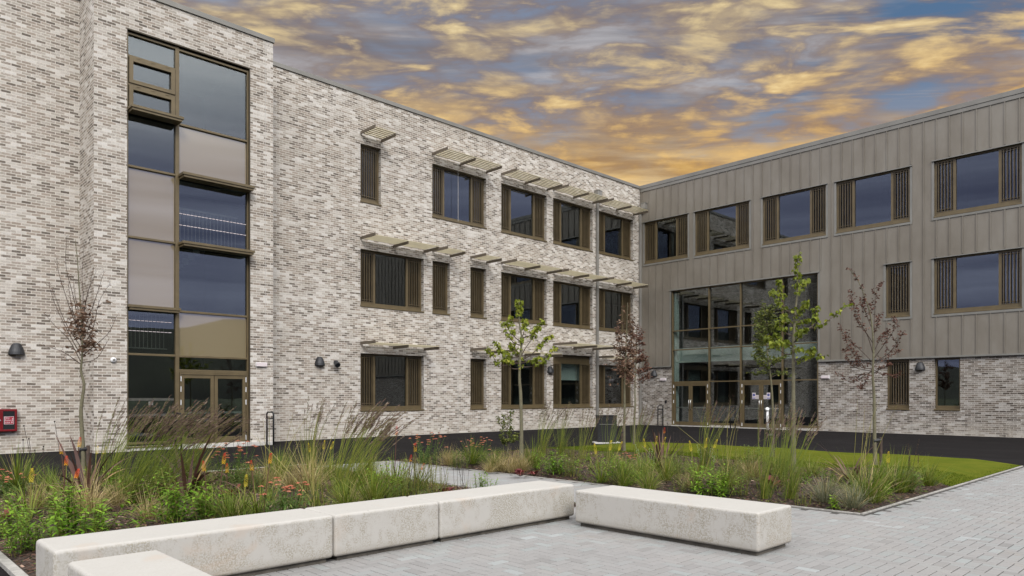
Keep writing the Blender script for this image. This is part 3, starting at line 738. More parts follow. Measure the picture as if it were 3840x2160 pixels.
for a, c, p, q in WB:
    f = window(Face('x', XC), clad, a, c, p, q, .125, sill=True)
    b = MB(); FC = Face('x', XC)
    FC.bx(b, a - .085, c + .085, -.075, .0, q - .004, q + .03); FC.bx(b, a - .085, a - .001, -.022, .002, p - .06, q - .005); FC.bx(b, c + .001, c + .085, -.022, .002, p - .06, q - .005)
    FC.bx(b, a - .085, c + .085, -.03, .002, p - .12, p - .032)
    b.build('window_trim', M_trim, f)
window(FB, clad, *WG[0], .185); window(FB, clad, *WG[1], .185, plain=True)
# entrance glazing
fr = MB(); RG = .1; MU = [CW0 + .03, 15.02, 17.09, 18.78, CW1 - .03]; TR = [6.93, 4.87, 3.89, 2.245]
for u in MU: FB.bx(fr, u - .03, u + .03, RG - .1, RG + .05, .0, CWZ - .04)
for z in TR:
    for a, c in zip(MU, MU[1:]): FB.bx(fr, a + .03, c - .03, RG - .09, RG + .05, z - .028, z + .028)
for a, c in ((MU[0], MU[1]), (MU[2], MU[3])): FB.bx(fr, a + .03, c - .03, RG - .09, RG + .05, .10, .2)
ent = fr.build('entrance_frame', M_bronze, clad, bevel=.004)
b = MB(); FB.bx(b, CW0 - .08, CW1 + .08, -.1, .0, CWZ - .03, CWZ + .03); FB.bx(b, CW0 - .085, CW0, -.065, .0, CB, CWZ - .031); FB.bx(b, CW1, CW1 + .085, -.065, .0, CB, CWZ - .031)
FB.bx(b, CW0 + .0, CW1 - .0, .002, .16, CWZ - .035, CWZ - .012); b.build('trim', M_trim, ent)
for a, c in zip(MU, MU[1:]):
    for p, q in zip(TR[1:], TR): FB.pane(a + .031, c - .031, p + .029, q - .029, RG, ent)
for a, c in ((MU[0], MU[1]), (MU[2], MU[3])): FB.pane(a + .031, c - .031, .2, 2.216, RG, ent)
for a, c in ((MU[3], MU[4]), (MU[1], MU[2])): door_pair(FB, clad, a + .075, c - .075, .05, 2.14, RG, handle=True, bar=True)
b = MB()
for a, c in ((MU[3], MU[4]), (MU[1], MU[2])):
    FB.bx(b, a + .031, a + .07, RG - .085, RG + .04, .03, 2.216); FB.bx(b, c - .07, c - .031, RG - .085, RG + .04, .03, 2.216); FB.bx(b, a + .07, c - .07, RG - .085, RG + .04, 2.145, 2.216)
b.build('door_frame', M_bronze, clad)
b = MB(); FB.bx(b, CW0, CW1, -.06, .12, -.02, .028); b.build('threshold', M_slab, clad, bevel=.005)
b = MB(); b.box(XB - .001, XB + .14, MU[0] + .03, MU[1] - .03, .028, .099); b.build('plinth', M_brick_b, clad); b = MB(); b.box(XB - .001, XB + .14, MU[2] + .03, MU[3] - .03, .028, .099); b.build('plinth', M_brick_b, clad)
# notices on the double doors
for y in (15.98, 16.19):
    s = 1 if y < 16.1 else -1
    b = MB(); y0 = y - s * .0; a = y - .17 if s > 0 else y - .0
    FB.bx(b, a, a + .17, RG - .046, RG - .043, 1.42, 1.70) if False else None
def notice(yc, s):
    b = MB(); FB.bx(b, yc - .085, yc + .085, RG - .046, RG - .0435, 1.38, 1.68); FB.bx(b, yc - s * .27, yc - s * .09, RG - .046, RG - .0435, 1.38, 1.57)
    n = b.build('door_notice', M_letter, clad)
    q = MB(); q.lathe([(0, 0), (.062, 0)], n=20)
    q.v = [(XB + RG - .048, yc + x, 1.575 + y_) for x, y_, z_ in q.v]; FB.bx(q, yc - .075, yc + .075, RG - .0485, RG - .047, 1.405, 1.445); q.build('symbol', M_blue, n)
    r = MB(); FB.bx(r, yc - .01, yc + .01, RG - .051, RG - .049, 1.545, 1.615)
    for k in range(4): FB.bx(r, yc - s * .25, yc - s * .11, RG - .048, RG - .047, 1.40 + .04 * k, 1.412 + .04 * k)
    r.build('symbol', M_trim, n)
notice(16.42, 1); notice(15.70, -1)
# inside the entrance hall and the rooms
b = MB()
b.box(XB + .45, 41.8, YE + .1, 31, 3.25, 3.82); b.box(XB + .45, 41.8, YE + .1, 31, 7.45, 7.75); b.box(XB + .35, 41.8, YE + .1, 31, -.06, -.01)
b.build('floor_slab', M_infloor, clad)
b = MB(); b.box(XB + .42, XB + .449, CW0 - .2, CW1 + .2, 3.25, 3.98); b.box(XB + .2, XB + .45, 20.78, 20.98, .03, 6.9); b.build('slab_edge', M_inpale, clad)
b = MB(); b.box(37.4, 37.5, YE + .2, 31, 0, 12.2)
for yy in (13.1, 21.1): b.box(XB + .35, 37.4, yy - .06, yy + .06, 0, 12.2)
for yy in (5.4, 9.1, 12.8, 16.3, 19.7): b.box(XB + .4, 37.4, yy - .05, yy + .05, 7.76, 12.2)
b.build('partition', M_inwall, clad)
b = MB()
for yy in (14.6, 17.3, 19.8): b.box(34.6, 35.0, yy - .2, yy + .2, 0, 6.9)
b.build('column', M_inwall, clad)
b = MB()
for x, yy, z in ((33.0, 20.9, 12.0), (33.2, 18.6, 12.0)): b.box(x, x + .16, yy - .6, yy + .6, z, z + .05)
b.build('ceiling_light', M_tubelight, clad)
b = MB()
for yy, hh in ((14.0, .95), (14.6, .95), (16.95, 1.0), (18.1, 1.0)): b.box(33.2, 33.9, yy - .2, yy + .2, 0, hh)
b.build('counter', M_black, clad)
downpipe(clad, M_pipe, XB - .12, YA - .09, 11.45, (XB - .13, YA - .36), 'x')

# ------------------------------------------------------------------ fittings on the walls
def wall_lamp(x, y, z, ax, label):
    t = thing('wall_lamp', label, 'wall lamp', (x, y, z), 'dark hood lamps on the walls')
    b = MB(); prof = [(.0, .0), (.075, .0), (.115, -.05), (.155, -.14), (.182, -.23), (.19, -.30), (.183, -.31), (.15, -.22), (.10, -.06)]
    a0, a1 = (pi, 2 * pi) if ax == 'y' else (pi / 2, 1.5 * pi)
    b.lathe(prof, (x, y, z), 12, a0, a1); b.build('hood', M_lamp, t, smooth=False)
    b = MB(); b.lathe([(0, -.285), (.165, -.285)], (x, y, z), 12, a0, a1); b.build('diffuser', M_trim, t)
    b = MB()
    if ax == 'y': b.box(x - .085, x + .085, y - .015, y - .001, z - .29, z - .01)
    else: b.box(x - .015, x - .001, y - .085, y + .085, z - .29, z - .01)
    b.build('back_plate', M_black, t)
wall_lamp(3.72, YA - .002, 2.92, 'y', 'black hood lamp on the brick wall above the red cabinet')
wall_lamp(12.62, YA - .002, 2.90, 'y', 'black hood lamp beside the small spotlight, right of the stair tower')
wall_lamp(24.50, YA - .002, 2.92, 'y', 'small black hood lamp between two ground floor windows, behind the green sycamore')
wall_lamp(XB - .002, 22.0, 2.88, 'x', 'black hood lamp in the inner corner beside the copper leaved trees')
wall_lamp(XB - .002, 9.30, 2.87, 'x', 'black hood lamp between two narrow windows of the shaded brick ground floor')
t = thing('floodlight', 'small black tubular spotlight on the pale brick wall beside a hood lamp', 'spotlight', (13.2, YA, 2.72))
b = MB(); d = Vector((-.15, -.8, -.45)).normalized(); c0 = Vector((13.2, YA - .10, 2.74)); b.tube([c0, c0 + d * .06, c0 + d * .26, c0 + d * .27], [.07, .095, .10, .09], 14); b.build('housing', M_lamp, t)
b = MB(); b.tube([(13.2, YA - .002, 2.78), (13.2, YA - .1, 2.74)], .022, 8); b.build('arm', M_lamp, t)
b = MB(); b.tube([c0 + d * .268, c0 + d * .274], .075, 14); b.build('lens', M_dglass, t)
def white_light(x, y, z, ax, label, wd=.36):
    t = thing('emergency_light', label, 'emergency light', (x, y, z), 'white emergency lights over the doors')
    b = MB(); q = MB()
    if ax == 'y': b.box(x - wd / 2, x + wd / 2, y - .03, y - .001, z, z + .14); q.box(x - wd / 2 + .01, x + wd / 2 - .01, y - .075, y - .031, z + .01, z + .13)
    else: b.box(x - .03, x - .001, y - wd / 2, y + wd / 2, z, z + .14); q.box(x - .075, x - .031, y - wd / 2 + .01, y + wd / 2 - .01, z + .01, z + .13)
    b.build('back_box', M_white, t, bevel=.006); q.build('diffuser', M_letter, t, bevel=.01)
white_light(9.82, YT, 2.42, 'y', 'white emergency light on the stair tower, right of its glass doors')
white_light(XB, 21.43, 2.32, 'x', 'white emergency light on shaded brick, left of the entrance glazing')
white_light(XB, 13.05, 2.28, 'x', 'white emergency light on shaded brick, right of the entrance glazing')
t = thing('wall_sensor', 'small round white sensor on the brick left of the stair tower glazing', 'sensor', (5.66, YT, 2.49))
b = MB(); b.tube([(5.66, YT - .001, 2.49), (5.66, YT - .06, 2.49), (5.66, YT - .09, 2.49)], [.07, .07, .04], 16); b.build('housing', M_white, t, smooth=False)
b = MB(); b.tube([(5.66, YT - .0905, 2.49), (5.66, YT - .1, 2.49)], [.035, .02], 12); b.build('lens', M_trim, t)
t = thing('card_reader', 'tiny dark box on the brick beside the left entrance door', 'reader', (XB, 21.28, 1.23))
b = MB(); b.box(XB - .04, XB - .001, 21.22, 21.33, 1.16, 1.30); b.build('housing', M_black, t, bevel=.008)
b = MB(); b.box(XB - .043, XB - .0405, 21.25, 21.30, 1.24, 1.28); b.build('reader_window', M_dglass, t)

cx = 3.42
t = thing('fire_cabinet', 'red metal dry riser inlet cabinet with a glass strip on pale brick', 'cabinet', (cx, YA, .58))
b = MB(); b.box(cx - .30, cx + .29, YA - .16, YA - .001, .58, 1.17); b.build('body', M_red, t, bevel=.006)
b = MB(); frame_rect(Face('y', YA), b, cx - .29, cx + .28, .59, 1.16, .045, -.175, -.161); b.box(cx - .245, cx - .02, YA - .172, YA - .161, .635, 1.115); dd = b.build('door', M_red, t, bevel=.004)
b = MB(); b.box(cx - .02, cx + .235, YA - .168, YA - .161, .635, 1.115); b.build('pane', M_dglass, dd)
b = MB(); b.tube([(cx - .09, YA - .173, .88), (cx - .09, YA - .20, .88)], .022, 12); b.build('lock', M_steel, dd)
b = MB(); b.box(cx + .0, cx + .215, YA - .171, YA - .1685, .77, .975); st = b.build('sticker', M_letter, t)
b = MB(); b.box(cx + .008, cx + .207, YA - .173, YA - .1715, .778, .967); b.build('sticker_field', pm('sticker_red', (.30, .02, .04), .5, 0, .02, 3), st)
def text(s, size, loc, rot, parent, mat):
    c = bpy.data.curves.new('lettering', 'FONT'); c.body = s; c.size = size; c.extrude = .0006
    tmp = bpy.data.objects.new('tmp', c); COL.objects.link(tmp); bpy.context.view_layer.update()
    me = bpy.data.meshes.new_from_object(tmp.evaluated_get(bpy.context.evaluated_depsgraph_get())); bpy.data.objects.remove(tmp)
    me.materials.clear(); me.materials.append(mat); o = bpy.data.objects.new('lettering', me); COL.objects.link(o); o.parent = parent
    q = parent; off = Vector()
    while q is not None: off += q.location; q = q.parent
    o.location = Vector(loc) - off; o.rotation_euler = rot
for k, s in enumerate(('Dry', 'Riser', 'Inlet')): text(s, .068, (cx + .012, YA - .1745, .915 - .06 * k), (pi / 2, 0, 0), st, M_letter)
b = MB()
for k in range(3): b.tube([(cx + .165 + .006 * k, YA - .1745, .81 + .045 * k), (cx + .19 + .004 * k, YA - .1745, .83 + .045 * k)], .007, 5)
b.tube([(cx + .16, YA - .1745, .80), (cx + .185, YA - .1745, .93)], .004, 5); b.build('flame_symbol', M_letter, st)

def hoop(x, y, ax, label, L=.45, h=1.02):
    t = thing('door_guard_hoop', label, 'guard hoop', (x, y, 0), 'black guard hoops beside the doors')
    D = Vector((0, 1, 0)) if ax == 'y' else Vector((1, 0, 0)); p = Vector((x, y, 0)); r = .09; pts = [p]
    for k in range(7): a = pi - (pi / 2) * k / 6; pts.append(p + D * (r + r * cos(a)) + Vector((0, 0, h - r + r * sin(a))))
    for k in range(7): a = pi / 2 - (pi / 2) * k / 6; pts.append(p + D * (L - r + r * cos(a)) + Vector((0, 0, h - r + r * sin(a))))
    pts.append(p + D * L)
    b = MB(); b.tube(pts, .026, 10); b.build('rail', M_black, t, smooth=True)
    b = MB(); b.tube([p + Vector((0, 0, h - .19)), p + D * L + Vector((0, 0, h - .19))], .022, 8); b.build('crossbar', M_black, t, smooth=True)
    b = MB()
    for q in (p, p + D * L): b.lathe([(0, .012), (.055, .012), (.055, 0)], (q.x, q.y, 0), 12)
    b.build('base_plate', M_black, t)
hoop(9.93, YT - .62, 'y', 'black guard hoop right of the stair tower doors')
hoop(7.22, YT - .62, 'y', 'black guard hoop left of the stair tower doors, behind the plumes')
hoop(XB - .52, 21.42, 'x', 'black guard hoop against the brick left of the entrance')
hoop(XB - .55, 17.30, 'x', 'black guard hoop between the two entrance doors')
t = thing('push_post', 'slim white post with a tilted round push pad in front of the entrance doors', 'push post', (30.55, 15.2, 0))
b = MB(); b.tube([(30.55, 15.2, 0), (30.55, 15.2, .9)], .055, 12); b.build('post', M_white, t, smooth=True)
b = MB(); b.tube([(30.57, 15.22, .87), (30.47, 15.16, .95)], [.07, .085], 14); b.build('head', M_bollard, t)
b = MB(); b.tube([(30.468, 15.159, .951), (30.455, 15.15, .96)], [.06, .055], 14); b.build('push_pad', M_white, t)

def bench(x0, x1, y0, y1, h, label, gap=.05):
    t = thing('concrete_bench', label, 'bench', ((x0 + x1) / 2, (y0 + y1) / 2, 0), 'long white concrete benches')
    b = MB(); b.box(x0, x1, y0, y1, .045, h); s = b.build('seat', M_conc, t, bevel=.032, seg=4)
    for p in s.data.polygons: p.use_smooth = True
    n = s.modifiers.new('normals', 'WEIGHTED_NORMAL'); n.keep_sharp = False
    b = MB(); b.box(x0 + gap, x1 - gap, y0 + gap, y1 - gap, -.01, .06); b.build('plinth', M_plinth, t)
bench(1.15, 3.322, 5.765, 6.365, .43, 'longest section of the long pale concrete bench, with the free left end')
bench(3.330, 4.528, 5.765, 6.365, .43, 'short middle section of the long pale concrete bench')
bench(4.536, 6.62, 5.765, 6.365, .43, 'section of long concrete bench meeting the separate bench at right')
bench(6.26, 6.96, 3.20, 5.46, .42, 'free standing pale concrete bench turned across the paving beside the path')
bench(1.15, 1.715, 2.9, 5.40, .42, 'pale concrete bench end reaching towards the viewer in front of the long bench')

t = thing('litter_bin', 'black rectangular litter bin on a pale slab behind the feathery grasses', 'litter bin', (18.25, 14.55, 0))
b = MB()
def rbox(mb, cx_, cy_, lx, ly, z0, z1, ang):
    c, s = cos(ang), sin(ang); P = [(cx_ + c * a - s * d_, cy_ + s * a + c * d_) for a, d_ in ((-lx, -ly), (lx, -ly), (lx, ly), (-lx, ly))]
    mb.prism(P, 'z', z0, z1)
BA = math.atan2(LAT[1], LAT[0])
rbox(b, 18.32, 14.62, .31, .24, .03, .86, BA); b.build('body', M_black, t, bevel=.01)
b = MB(); rbox(b, 18.32, 14.62, .325, .255, .862, .90, BA); b.build('lid', M_black, t, bevel=.01)
b = MB(); rbox(b, 18.30, 14.60, .42, .36, -.02, .03, BA); b.build('slab', M_slab, t, bevel=.006)
b = MB(); rbox(b, 18.32 - .17, 14.62 - .17, .24, .012, .60, .615, BA); b.build('hatch_line', M_trim, t)

# ------------------------------------------------------------------ planting
RN = random.Random(11)
Z3 = Vector((0, 0, 1)); LV = Vector((LAT[0], LAT[1], 0)); FV = Vector((FWD[0], FWD[1], 0))
def rdir(r=RN, up=0.): 
    a = r.uniform(0, 2 * pi); return Vector((cos(a), sin(a), up)).normalized()
def kite(mb, p, d, nrm, L, Wd, v, fold=.25):
    s = d.cross(nrm); s = s.normalized() if s.length > 1e-6 else d.orthogonal().normalized(); n = s.cross(d).normalized()
    m = p + d * L * .45
    mb.add([p, m - s * Wd / 2 + n * Wd * fold, p + d * L, m + s * Wd / 2 + n * Wd * fold], [(0, 1, 2), (0, 2, 3)], v)
PALM = [(0, 0), (.20, -.05), (.42, .05), (.36, .22), (.55, .42), (.32, .45), (.28, .62), (.13, .66), (0, 1), (-.13, .66), (-.28, .62), (-.32, .45), (-.55, .42), (-.36, .22), (-.42, .05), (-.20, -.05)]
def palm(mb, p, d, nrm, L, v):
    s = d.cross(nrm); s = s.normalized() if s.length > 1e-6 else d.orthogonal().normalized(); n = s.cross(d).normalized()
    vs = [p + d * (y * L) + s * (x * L) + n * (abs(x) * L * .45 - y * y * L * .2) for x, y in PALM]
    vs.append(p + d * (.4 * L) + n * (-.03 * L)); k = len(PALM)
    mb.add(vs, [(i, (i + 1) % k, k) for i in range(k)], v)
def arc(p, d, L, droop, n=4, wind=Vector((0, 0, 0))):
    pts = [Vector(p)]; d = d.normalized()
    for i in range(n):
        d = (d + Vector((0, 0, -droop)) / n + wind / n).normalized(); pts.append(pts[-1] + d * (L / n))
    return pts
def taper(n, w, tip=.05): return [w * (1 - (i / n) ** 1.6) + tip * w for i in range(n + 1)]
def blade(mb, p, d, L, w, droop, v, n=4, wind=Vector((0, 0, 0))):
    pts = arc(p, d, L, droop, n, wind); side = (d.cross(Z3)); side = side.normalized() if side.length > 1e-4 else rdir()
    if abs(side.dot(FV)) > .8: side = (side + LV * .6).normalized()
    mb.strip(pts, taper(n, w), side, v)
    return pts

def feather_grass(seed, nst=46, h=1.25, lean=.42, spread=.16, nbl=170, plume=26):
    r = random.Random(seed); root = thing('feather_grass', 'x', 'ornamental grass')
    s, q = MB(), MB()
    for i in range(nbl):
        b = Vector((r.gauss(0, spread * .6), r.gauss(0, spread * .6), 0)); d = Vector((b.x * 2.2 + r.gauss(0, .14), b.y * 2.2 + r.gauss(0, .14), 1))
        v = min(1, max(0, r.gauss(.42, .2)))
        if r.random() < .10: v = r.uniform(.85, 1)
        blade(s, b, d, h * r.uniform(.35, .75), r.uniform(.005, .009), r.uniform(.2, 1.1), v, 5, LV * lean * r.uniform(.5, 1.2))
    for i in range(nst):
        b = Vector((r.gauss(0, spread * .5), r.gauss(0, spread * .5), 0)); d = Vector((b.x * 1.6 + r.gauss(0, .07), b.y * 1.6 + r.gauss(0, .07), 1))
        L = h * r.uniform(.8, 1.12); wv = LV * lean * r.uniform(.55, 1.35)
        pts = arc(b, d, L, .10, 9, wv); v0 = r.uniform(.45, .8)
        s.strip(pts, [.0055] * 7 + [.004, .003, .002], FV.cross(Z3).normalized(), v0)
        vb = min(1, max(0, r.gauss(.45, .16)))
        for k in range(plume):
            t = r.uniform(.70, 1.0) * 9; i0 = min(8, int(t)); f = t - i0; p = pts[i0].lerp(pts[i0 + 1], f); ax = (pts[i0 + 1] - pts[i0]).normalized()
            dd = (ax * .9 + rdir(r, r.uniform(-.3, .5)) * r.uniform(.15, .55) + LV * .28 + Vector((0, 0, -.05))).normalized()
            env = .35 + .65 * sin(min(1, max(0, (t / 9 - .68) / .34)) * pi)
            kite(q, p, dd, rdir(r, .5), r.uniform(.035, .075) * env + .012, r.uniform(.005, .009), min(1, max(0, vb + r.gauss(0, .16))))
    s.build('stems', G_reed, root, uv=False); q.build('plumes', G_plume, root, uv=False)
    return root
def golden_grass(seed, nst=16, h=1.2):
    r = random.Random(seed); root = thing('golden_grass', 'x', 'ornamental grass'); s, q, l = MB(), MB(), MB()
    for i in range(nst):
        b = Vector((r.gauss(0, .05), r.gauss(0, .05), 0)); d = Vector((r.gauss(0, .28), r.gauss(0, .28), 1)); L = h * r.uniform(.7, 1.2)
        pts = arc(b, d, L, .22, 8, LV * r.uniform(-.45, .6)); s.strip(pts, [.011, .011, .010, .009, .008, .007, .005, .004, .003], FV.cross(Z3).normalized(), min(1, max(0, r.gauss(.55, .22))))
        for k in range(60 if r.random() < .5 else 0):
            t = r.uniform(.8, 1.02) * 8; i0 = min(7, int(t)); p = pts[i0].lerp(pts[i0 + 1], t - i0); dd = (rdir(r, .3) + (pts[i0 + 1] - pts[i0]).normalized() * .7).normalized()
            kite(q, p + dd * r.uniform(.0, .085), dd, rdir(r, .6), r.uniform(.012, .026), .006, min(1, max(0, r.gauss(.5, .18))))
    for i in range(45):
        blade(l, Vector((r.gauss(0, .06), r.gauss(0, .06), 0)), Vector((r.gauss(0, .5), r.gauss(0, .5), 1)), r.uniform(.25, .6), .006, r.uniform(.6, 1.5), min(1, max(0, r.gauss(.5, .22))), 5)
    s.build('stalks', G_gold, root, uv=False); q.build('plumes', G_plume, root, uv=False); l.build('leaves', G_tuft, root, uv=False)
    return root
def tussock(seed, mat, nb=260, h=.42, name='grass_tussock', lean=.25, wid=.005, droop=1.3):
    r = random.Random(seed); root = thing(name, 'x', 'grass tuft'); s = MB(); q = MB()
    for i in range(nb):
        b = Vector((r.gauss(0, .05), r.gauss(0, .05), 0)); d = Vector((b.x * 7 + r.gauss(0, .28), b.y * 7 + r.gauss(0, .28), 1))
        (blade)(s if i % 6 else q, b, d, h * r.uniform(.55, 1.35), wid * r.uniform(.7, 1.4), r.uniform(.3, droop), min(1, max(0, r.gauss(.5, .24))), 5, LV * lean * r.uniform(.3, 1.2))
    s.build('leaves', mat, root, uv=False); q.build('dry_blades', G_stipa, root, uv=False)
    return root
def poker_head(mb, p, d, L, red, r):
    n = 66
    for k in range(n):
        t = k / n; a = k * 2.4; rad = .013 * (sin(pi * min(1, .18 + t * .82)) ** .7) + .004
        u = d.orthogonal().normalized(); w2 = d.cross(u); o = u * cos(a) + w2 * sin(a)
        q = p + d * (L * t) + o * rad * .5
        v = (t * 1.15 if red == 1 else (t * .35 if red == 0 else .55 + t * .6)) + r.gauss(0, .05)
        kite(mb, q, (o * .75 + Z3 * (-.75 + t * 1.35)).normalized(), d, 0.026 * (1 - .35 * t), .011, min(1, max(0, v)))
def poker(seed, heads, lv=46, h=.62):
    """heads: (dx, dz height, kind) kind 0 yellow, 1 red over yellow, 2 all red"""
    r = random.Random(seed); root = thing('red_hot_poker', 'x', 'flowering plant'); l = MB()
    for i in range(lv):
        b = Vector((r.gauss(0, .04), r.gauss(0, .04), 0)); blade(l, b, Vector((b.x * 8 + r.gauss(0, .25), b.y * 8 + r.gauss(0, .25), 1)), r.uniform(.28, .58), r.uniform(.011, .018), r.uniform(.5, 1.7), min(1, max(0, r.gauss(.5, .22))), 5)
    l.build('leaves', G_tuft, root, uv=False)
    for dx, hz, kd in heads:
        s = MB(); d = Vector((dx * .6 * LV.x, dx * .6 * LV.y, hz)).normalized(); pts = arc(Vector((dx * .35 * LV.x + r.gauss(0, .03), dx * .35 * LV.y + r.gauss(0, .03), 0)), d, hz, 0, 5, LV * dx * .2)
        s.tube(pts, [.008, .008, .007, .007, .006, .006], 5, .6); st = s.build('stem', G_gold if kd == 0 else G_phor, root, uv=False)
        m = MB(); poker_head(m, pts[-1] - Z3 * .015, (pts[-1] - pts[-2]).normalized(), r.uniform(.135, .165) if kd == 0 else r.uniform(.10, .125), kd, r); m.build('flower_head', F_yellow if kd == 0 else F_poker, root, uv=False)
    return root
def yarrow(seed, nh=26, h=.55, spread=.22, flat=True):
    r = random.Random(seed); root = thing('yarrow', 'x', 'flowering plant'); l, f = MB(), MB()
    for i in range(nh):
        b = Vector((r.gauss(0, spread * .4), r.gauss(0, spread * .4), 0)); d = Vector((b.x * 2.0 + r.gauss(0, .2), b.y * 2.0 + r.gauss(0, .2), 1)); L = h * r.uniform(.72, 1.15)
        pts = arc(b, d, L, .0, 4, LV * .08); l.strip(pts, [.005] * 5, FV.cross(Z3).normalized(), r.uniform(.2, .6))
        for k in range(10):
            p = pts[0].lerp(pts[-1], r.uniform(.05, .75)); kite(l, p, rdir(r, .5), Z3, r.uniform(.05, .10), .014, min(1, max(0, r.gauss(.45, .2))))
        R = r.uniform(.022, .042); c = pts[-1]; vb = r.uniform(.15, .85)
        for k in range(22):
            a = r.uniform(0, 2 * pi); rr = R * math.sqrt(r.random()); p = c + Vector((rr * cos(a), rr * sin(a), .012 * (1 - (rr / R) ** 2)))
            e = .0085; vv = min(1, max(0, vb + r.gauss(0, .2))); t1 = Vector((cos(a), sin(a), -.25)); t2 = Vector((-sin(a), cos(a), 0))
            f.add([p - t1 * e - t2 * e, p + t1 * e - t2 * e, p + t1 * e + t2 * e, p - t1 * e + t2 * e], [(0, 1, 2, 3)], vv)
        f.add([c + Vector((R * .8 * cos(2 * pi * k / 8), R * .8 * sin(2 * pi * k / 8), .003)) for k in range(8)], [tuple(range(8))], vb * .6)
    for i in range(70):
        p = Vector((r.gauss(0, spread * .5), r.gauss(0, spread * .5), r.uniform(.0, .12))); kite(l, p, rdir(r, r.uniform(.3, 1.2)), Z3, r.uniform(.07, .15), .02, min(1, max(0, r.gauss(.45, .2))))
    l.build('foliage', G_dleaf, root, uv=False); f.build('flower_heads', F_orange, root, uv=False)
    return root
def leafy(seed, mat, ns=22, h=.45, spread=.22, L=.085, Wd=.022, per=26, top=1.0, name='leafy_perennial'):
    r = random.Random(seed); root = thing(name, 'x', 'leafy plant'); l, s = MB(), MB()
    for i in range(ns):
        b = Vector((r.gauss(0, spread * .5), r.gauss(0, spread * .5), 0)); d = Vector((b.x * 1.5 + r.gauss(0, .12), b.y * 1.5 + r.gauss(0, .12), 1)); hh = h * r.uniform(.6, 1.15)
        pts = arc(b, d, hh, .05, 5, LV * .1); s.tube(pts, [.0045, .004, .004, .003, .003, .002], 4, r.uniform(.2, .6), cap=False)
        for k in range(per):
            t = (k + r.random()) / per; t = .08 + .92 * t; x = t * 5; i0 = min(4, int(x)); p = pts[i0].lerp(pts[i0 + 1], x - i0); ax = (pts[i0 + 1] - pts[i0]).normalized()
            a = k * 2.4 + i; o = Vector((cos(a), sin(a), 0)); dd = (o + ax * r.uniform(.2, .9)).normalized(); Lk = L * (1.15 - .6 * t) * r.uniform(.75, 1.2)
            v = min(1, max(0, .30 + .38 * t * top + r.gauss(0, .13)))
            sd = dd.cross(Z3).normalized(); q = arc(p, dd, Lk, r.uniform(.3, .9), 3)
            l.strip(q, [Wd * .35, Wd, Wd * .75, Wd * .08], sd, v)
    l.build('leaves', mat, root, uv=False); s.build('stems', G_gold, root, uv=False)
    return root
def flax(seed, nb=34, h=.82, droop=1.3, up=1.0):
    r = random.Random(seed); root = thing('bronze_flax', 'x', 'spiky plant'); l = MB()
    for i in range(nb):
        a = r.uniform(0, 2 * pi); tilt = r.uniform(.3, 1.7) / up; d = Vector((cos(a) * tilt, sin(a) * tilt, 1)); v = min(1, max(0, r.gauss(.42, .18)))
        if r.random() < .07: v = r.uniform(.85, 1)
        p = Vector((cos(a) * .03, sin(a) * .03, 0)); pts = arc(p, d, h * r.uniform(.6, 1.2), r.uniform(.15, droop), 7); sd = d.cross(Z3).normalized(); sd = (sd + FV * r.uniform(-.5, .5)).normalized(); wd = r.uniform(.034, .055)
        l.strip(pts, [wd * .8, wd, wd, wd * .92, wd * .8, wd * .6, wd * .35, .002], sd, v)
    l.build('strap_leaves', G_phor, root, uv=False)
    q = MB()
    for i in range(10): blade(q, Vector((r.gauss(0, .04), r.gauss(0, .04), 0)), rdir(r, .35), r.uniform(.2, .42), .025, 1.0, min(1, max(0, r.gauss(.5, .2))), 4)
    q.build('dead_leaves', G_dry, root, uv=False)
    return root
def rosette(seed, n=16, L=.13):
    r = random.Random(seed); root = thing('red_leaved_plant', 'x', 'leafy plant'); l, s = MB(), MB()
    for i in range(n):
        a = r.uniform(0, 2 * pi); d = Vector((cos(a), sin(a), r.uniform(.3, 1.3))).normalized(); p = d * r.uniform(.04, .12); s.tube([Vector((0, 0, 0)), p], .004, 4, .4, cap=False)
        nn = Vector((-d.x * .5, -d.y * .5, 1)).normalized(); sd = d.cross(nn).normalized(); v = min(1, max(0, r.gauss(.5, .25))); Lk = L * r.uniform(.6, 1.2)
        l.strip([p, p + d * Lk * .3, p + d * Lk * .65, p + d * Lk * .9 + Vector((0, 0, -.01)), p + d * Lk + Vector((0, 0, -.02))], [.01, Lk * .62, Lk * .75, Lk * .45, .004], sd, v)
    l.build('leaves', G_red, root, uv=False); s.build('stems', G_phor, root, uv=False)
    return root
def seed_stems(seed, n=9, h=.8, spike=False):
    r = random.Random(seed); root = thing('seedhead_plant', 'x', 'dry stems'); s, q = MB(), MB()
    for i in range(n):
        b = Vector((r.gauss(0, .12), r.gauss(0, .12), 0)); pts = arc(b, Vector((r.gauss(0, .1), r.gauss(0, .1), 1)), h * r.uniform(.6, 1.15), 0, 4, LV * r.uniform(-.05, .15)); s.tube(pts, .0028, 4, .4, cap=False)
        if spike:
            for k in range(30):
                t = r.uniform(.55, 1); p = pts[0].lerp(pts[-1], t); kite(q, p, rdir(r, .8), Z3, .02, .009, r.uniform(.2, .7))
        else:
            c = pts[-1]; q.lathe([(0, -.012), (.011, -.004), (.011, .006), (0, .014)], c, 6)
    s.build('stems', M_seed, root, uv=False); q.build('seed_heads', G_dry if spike else M_seed, root, uv=False)
    return root
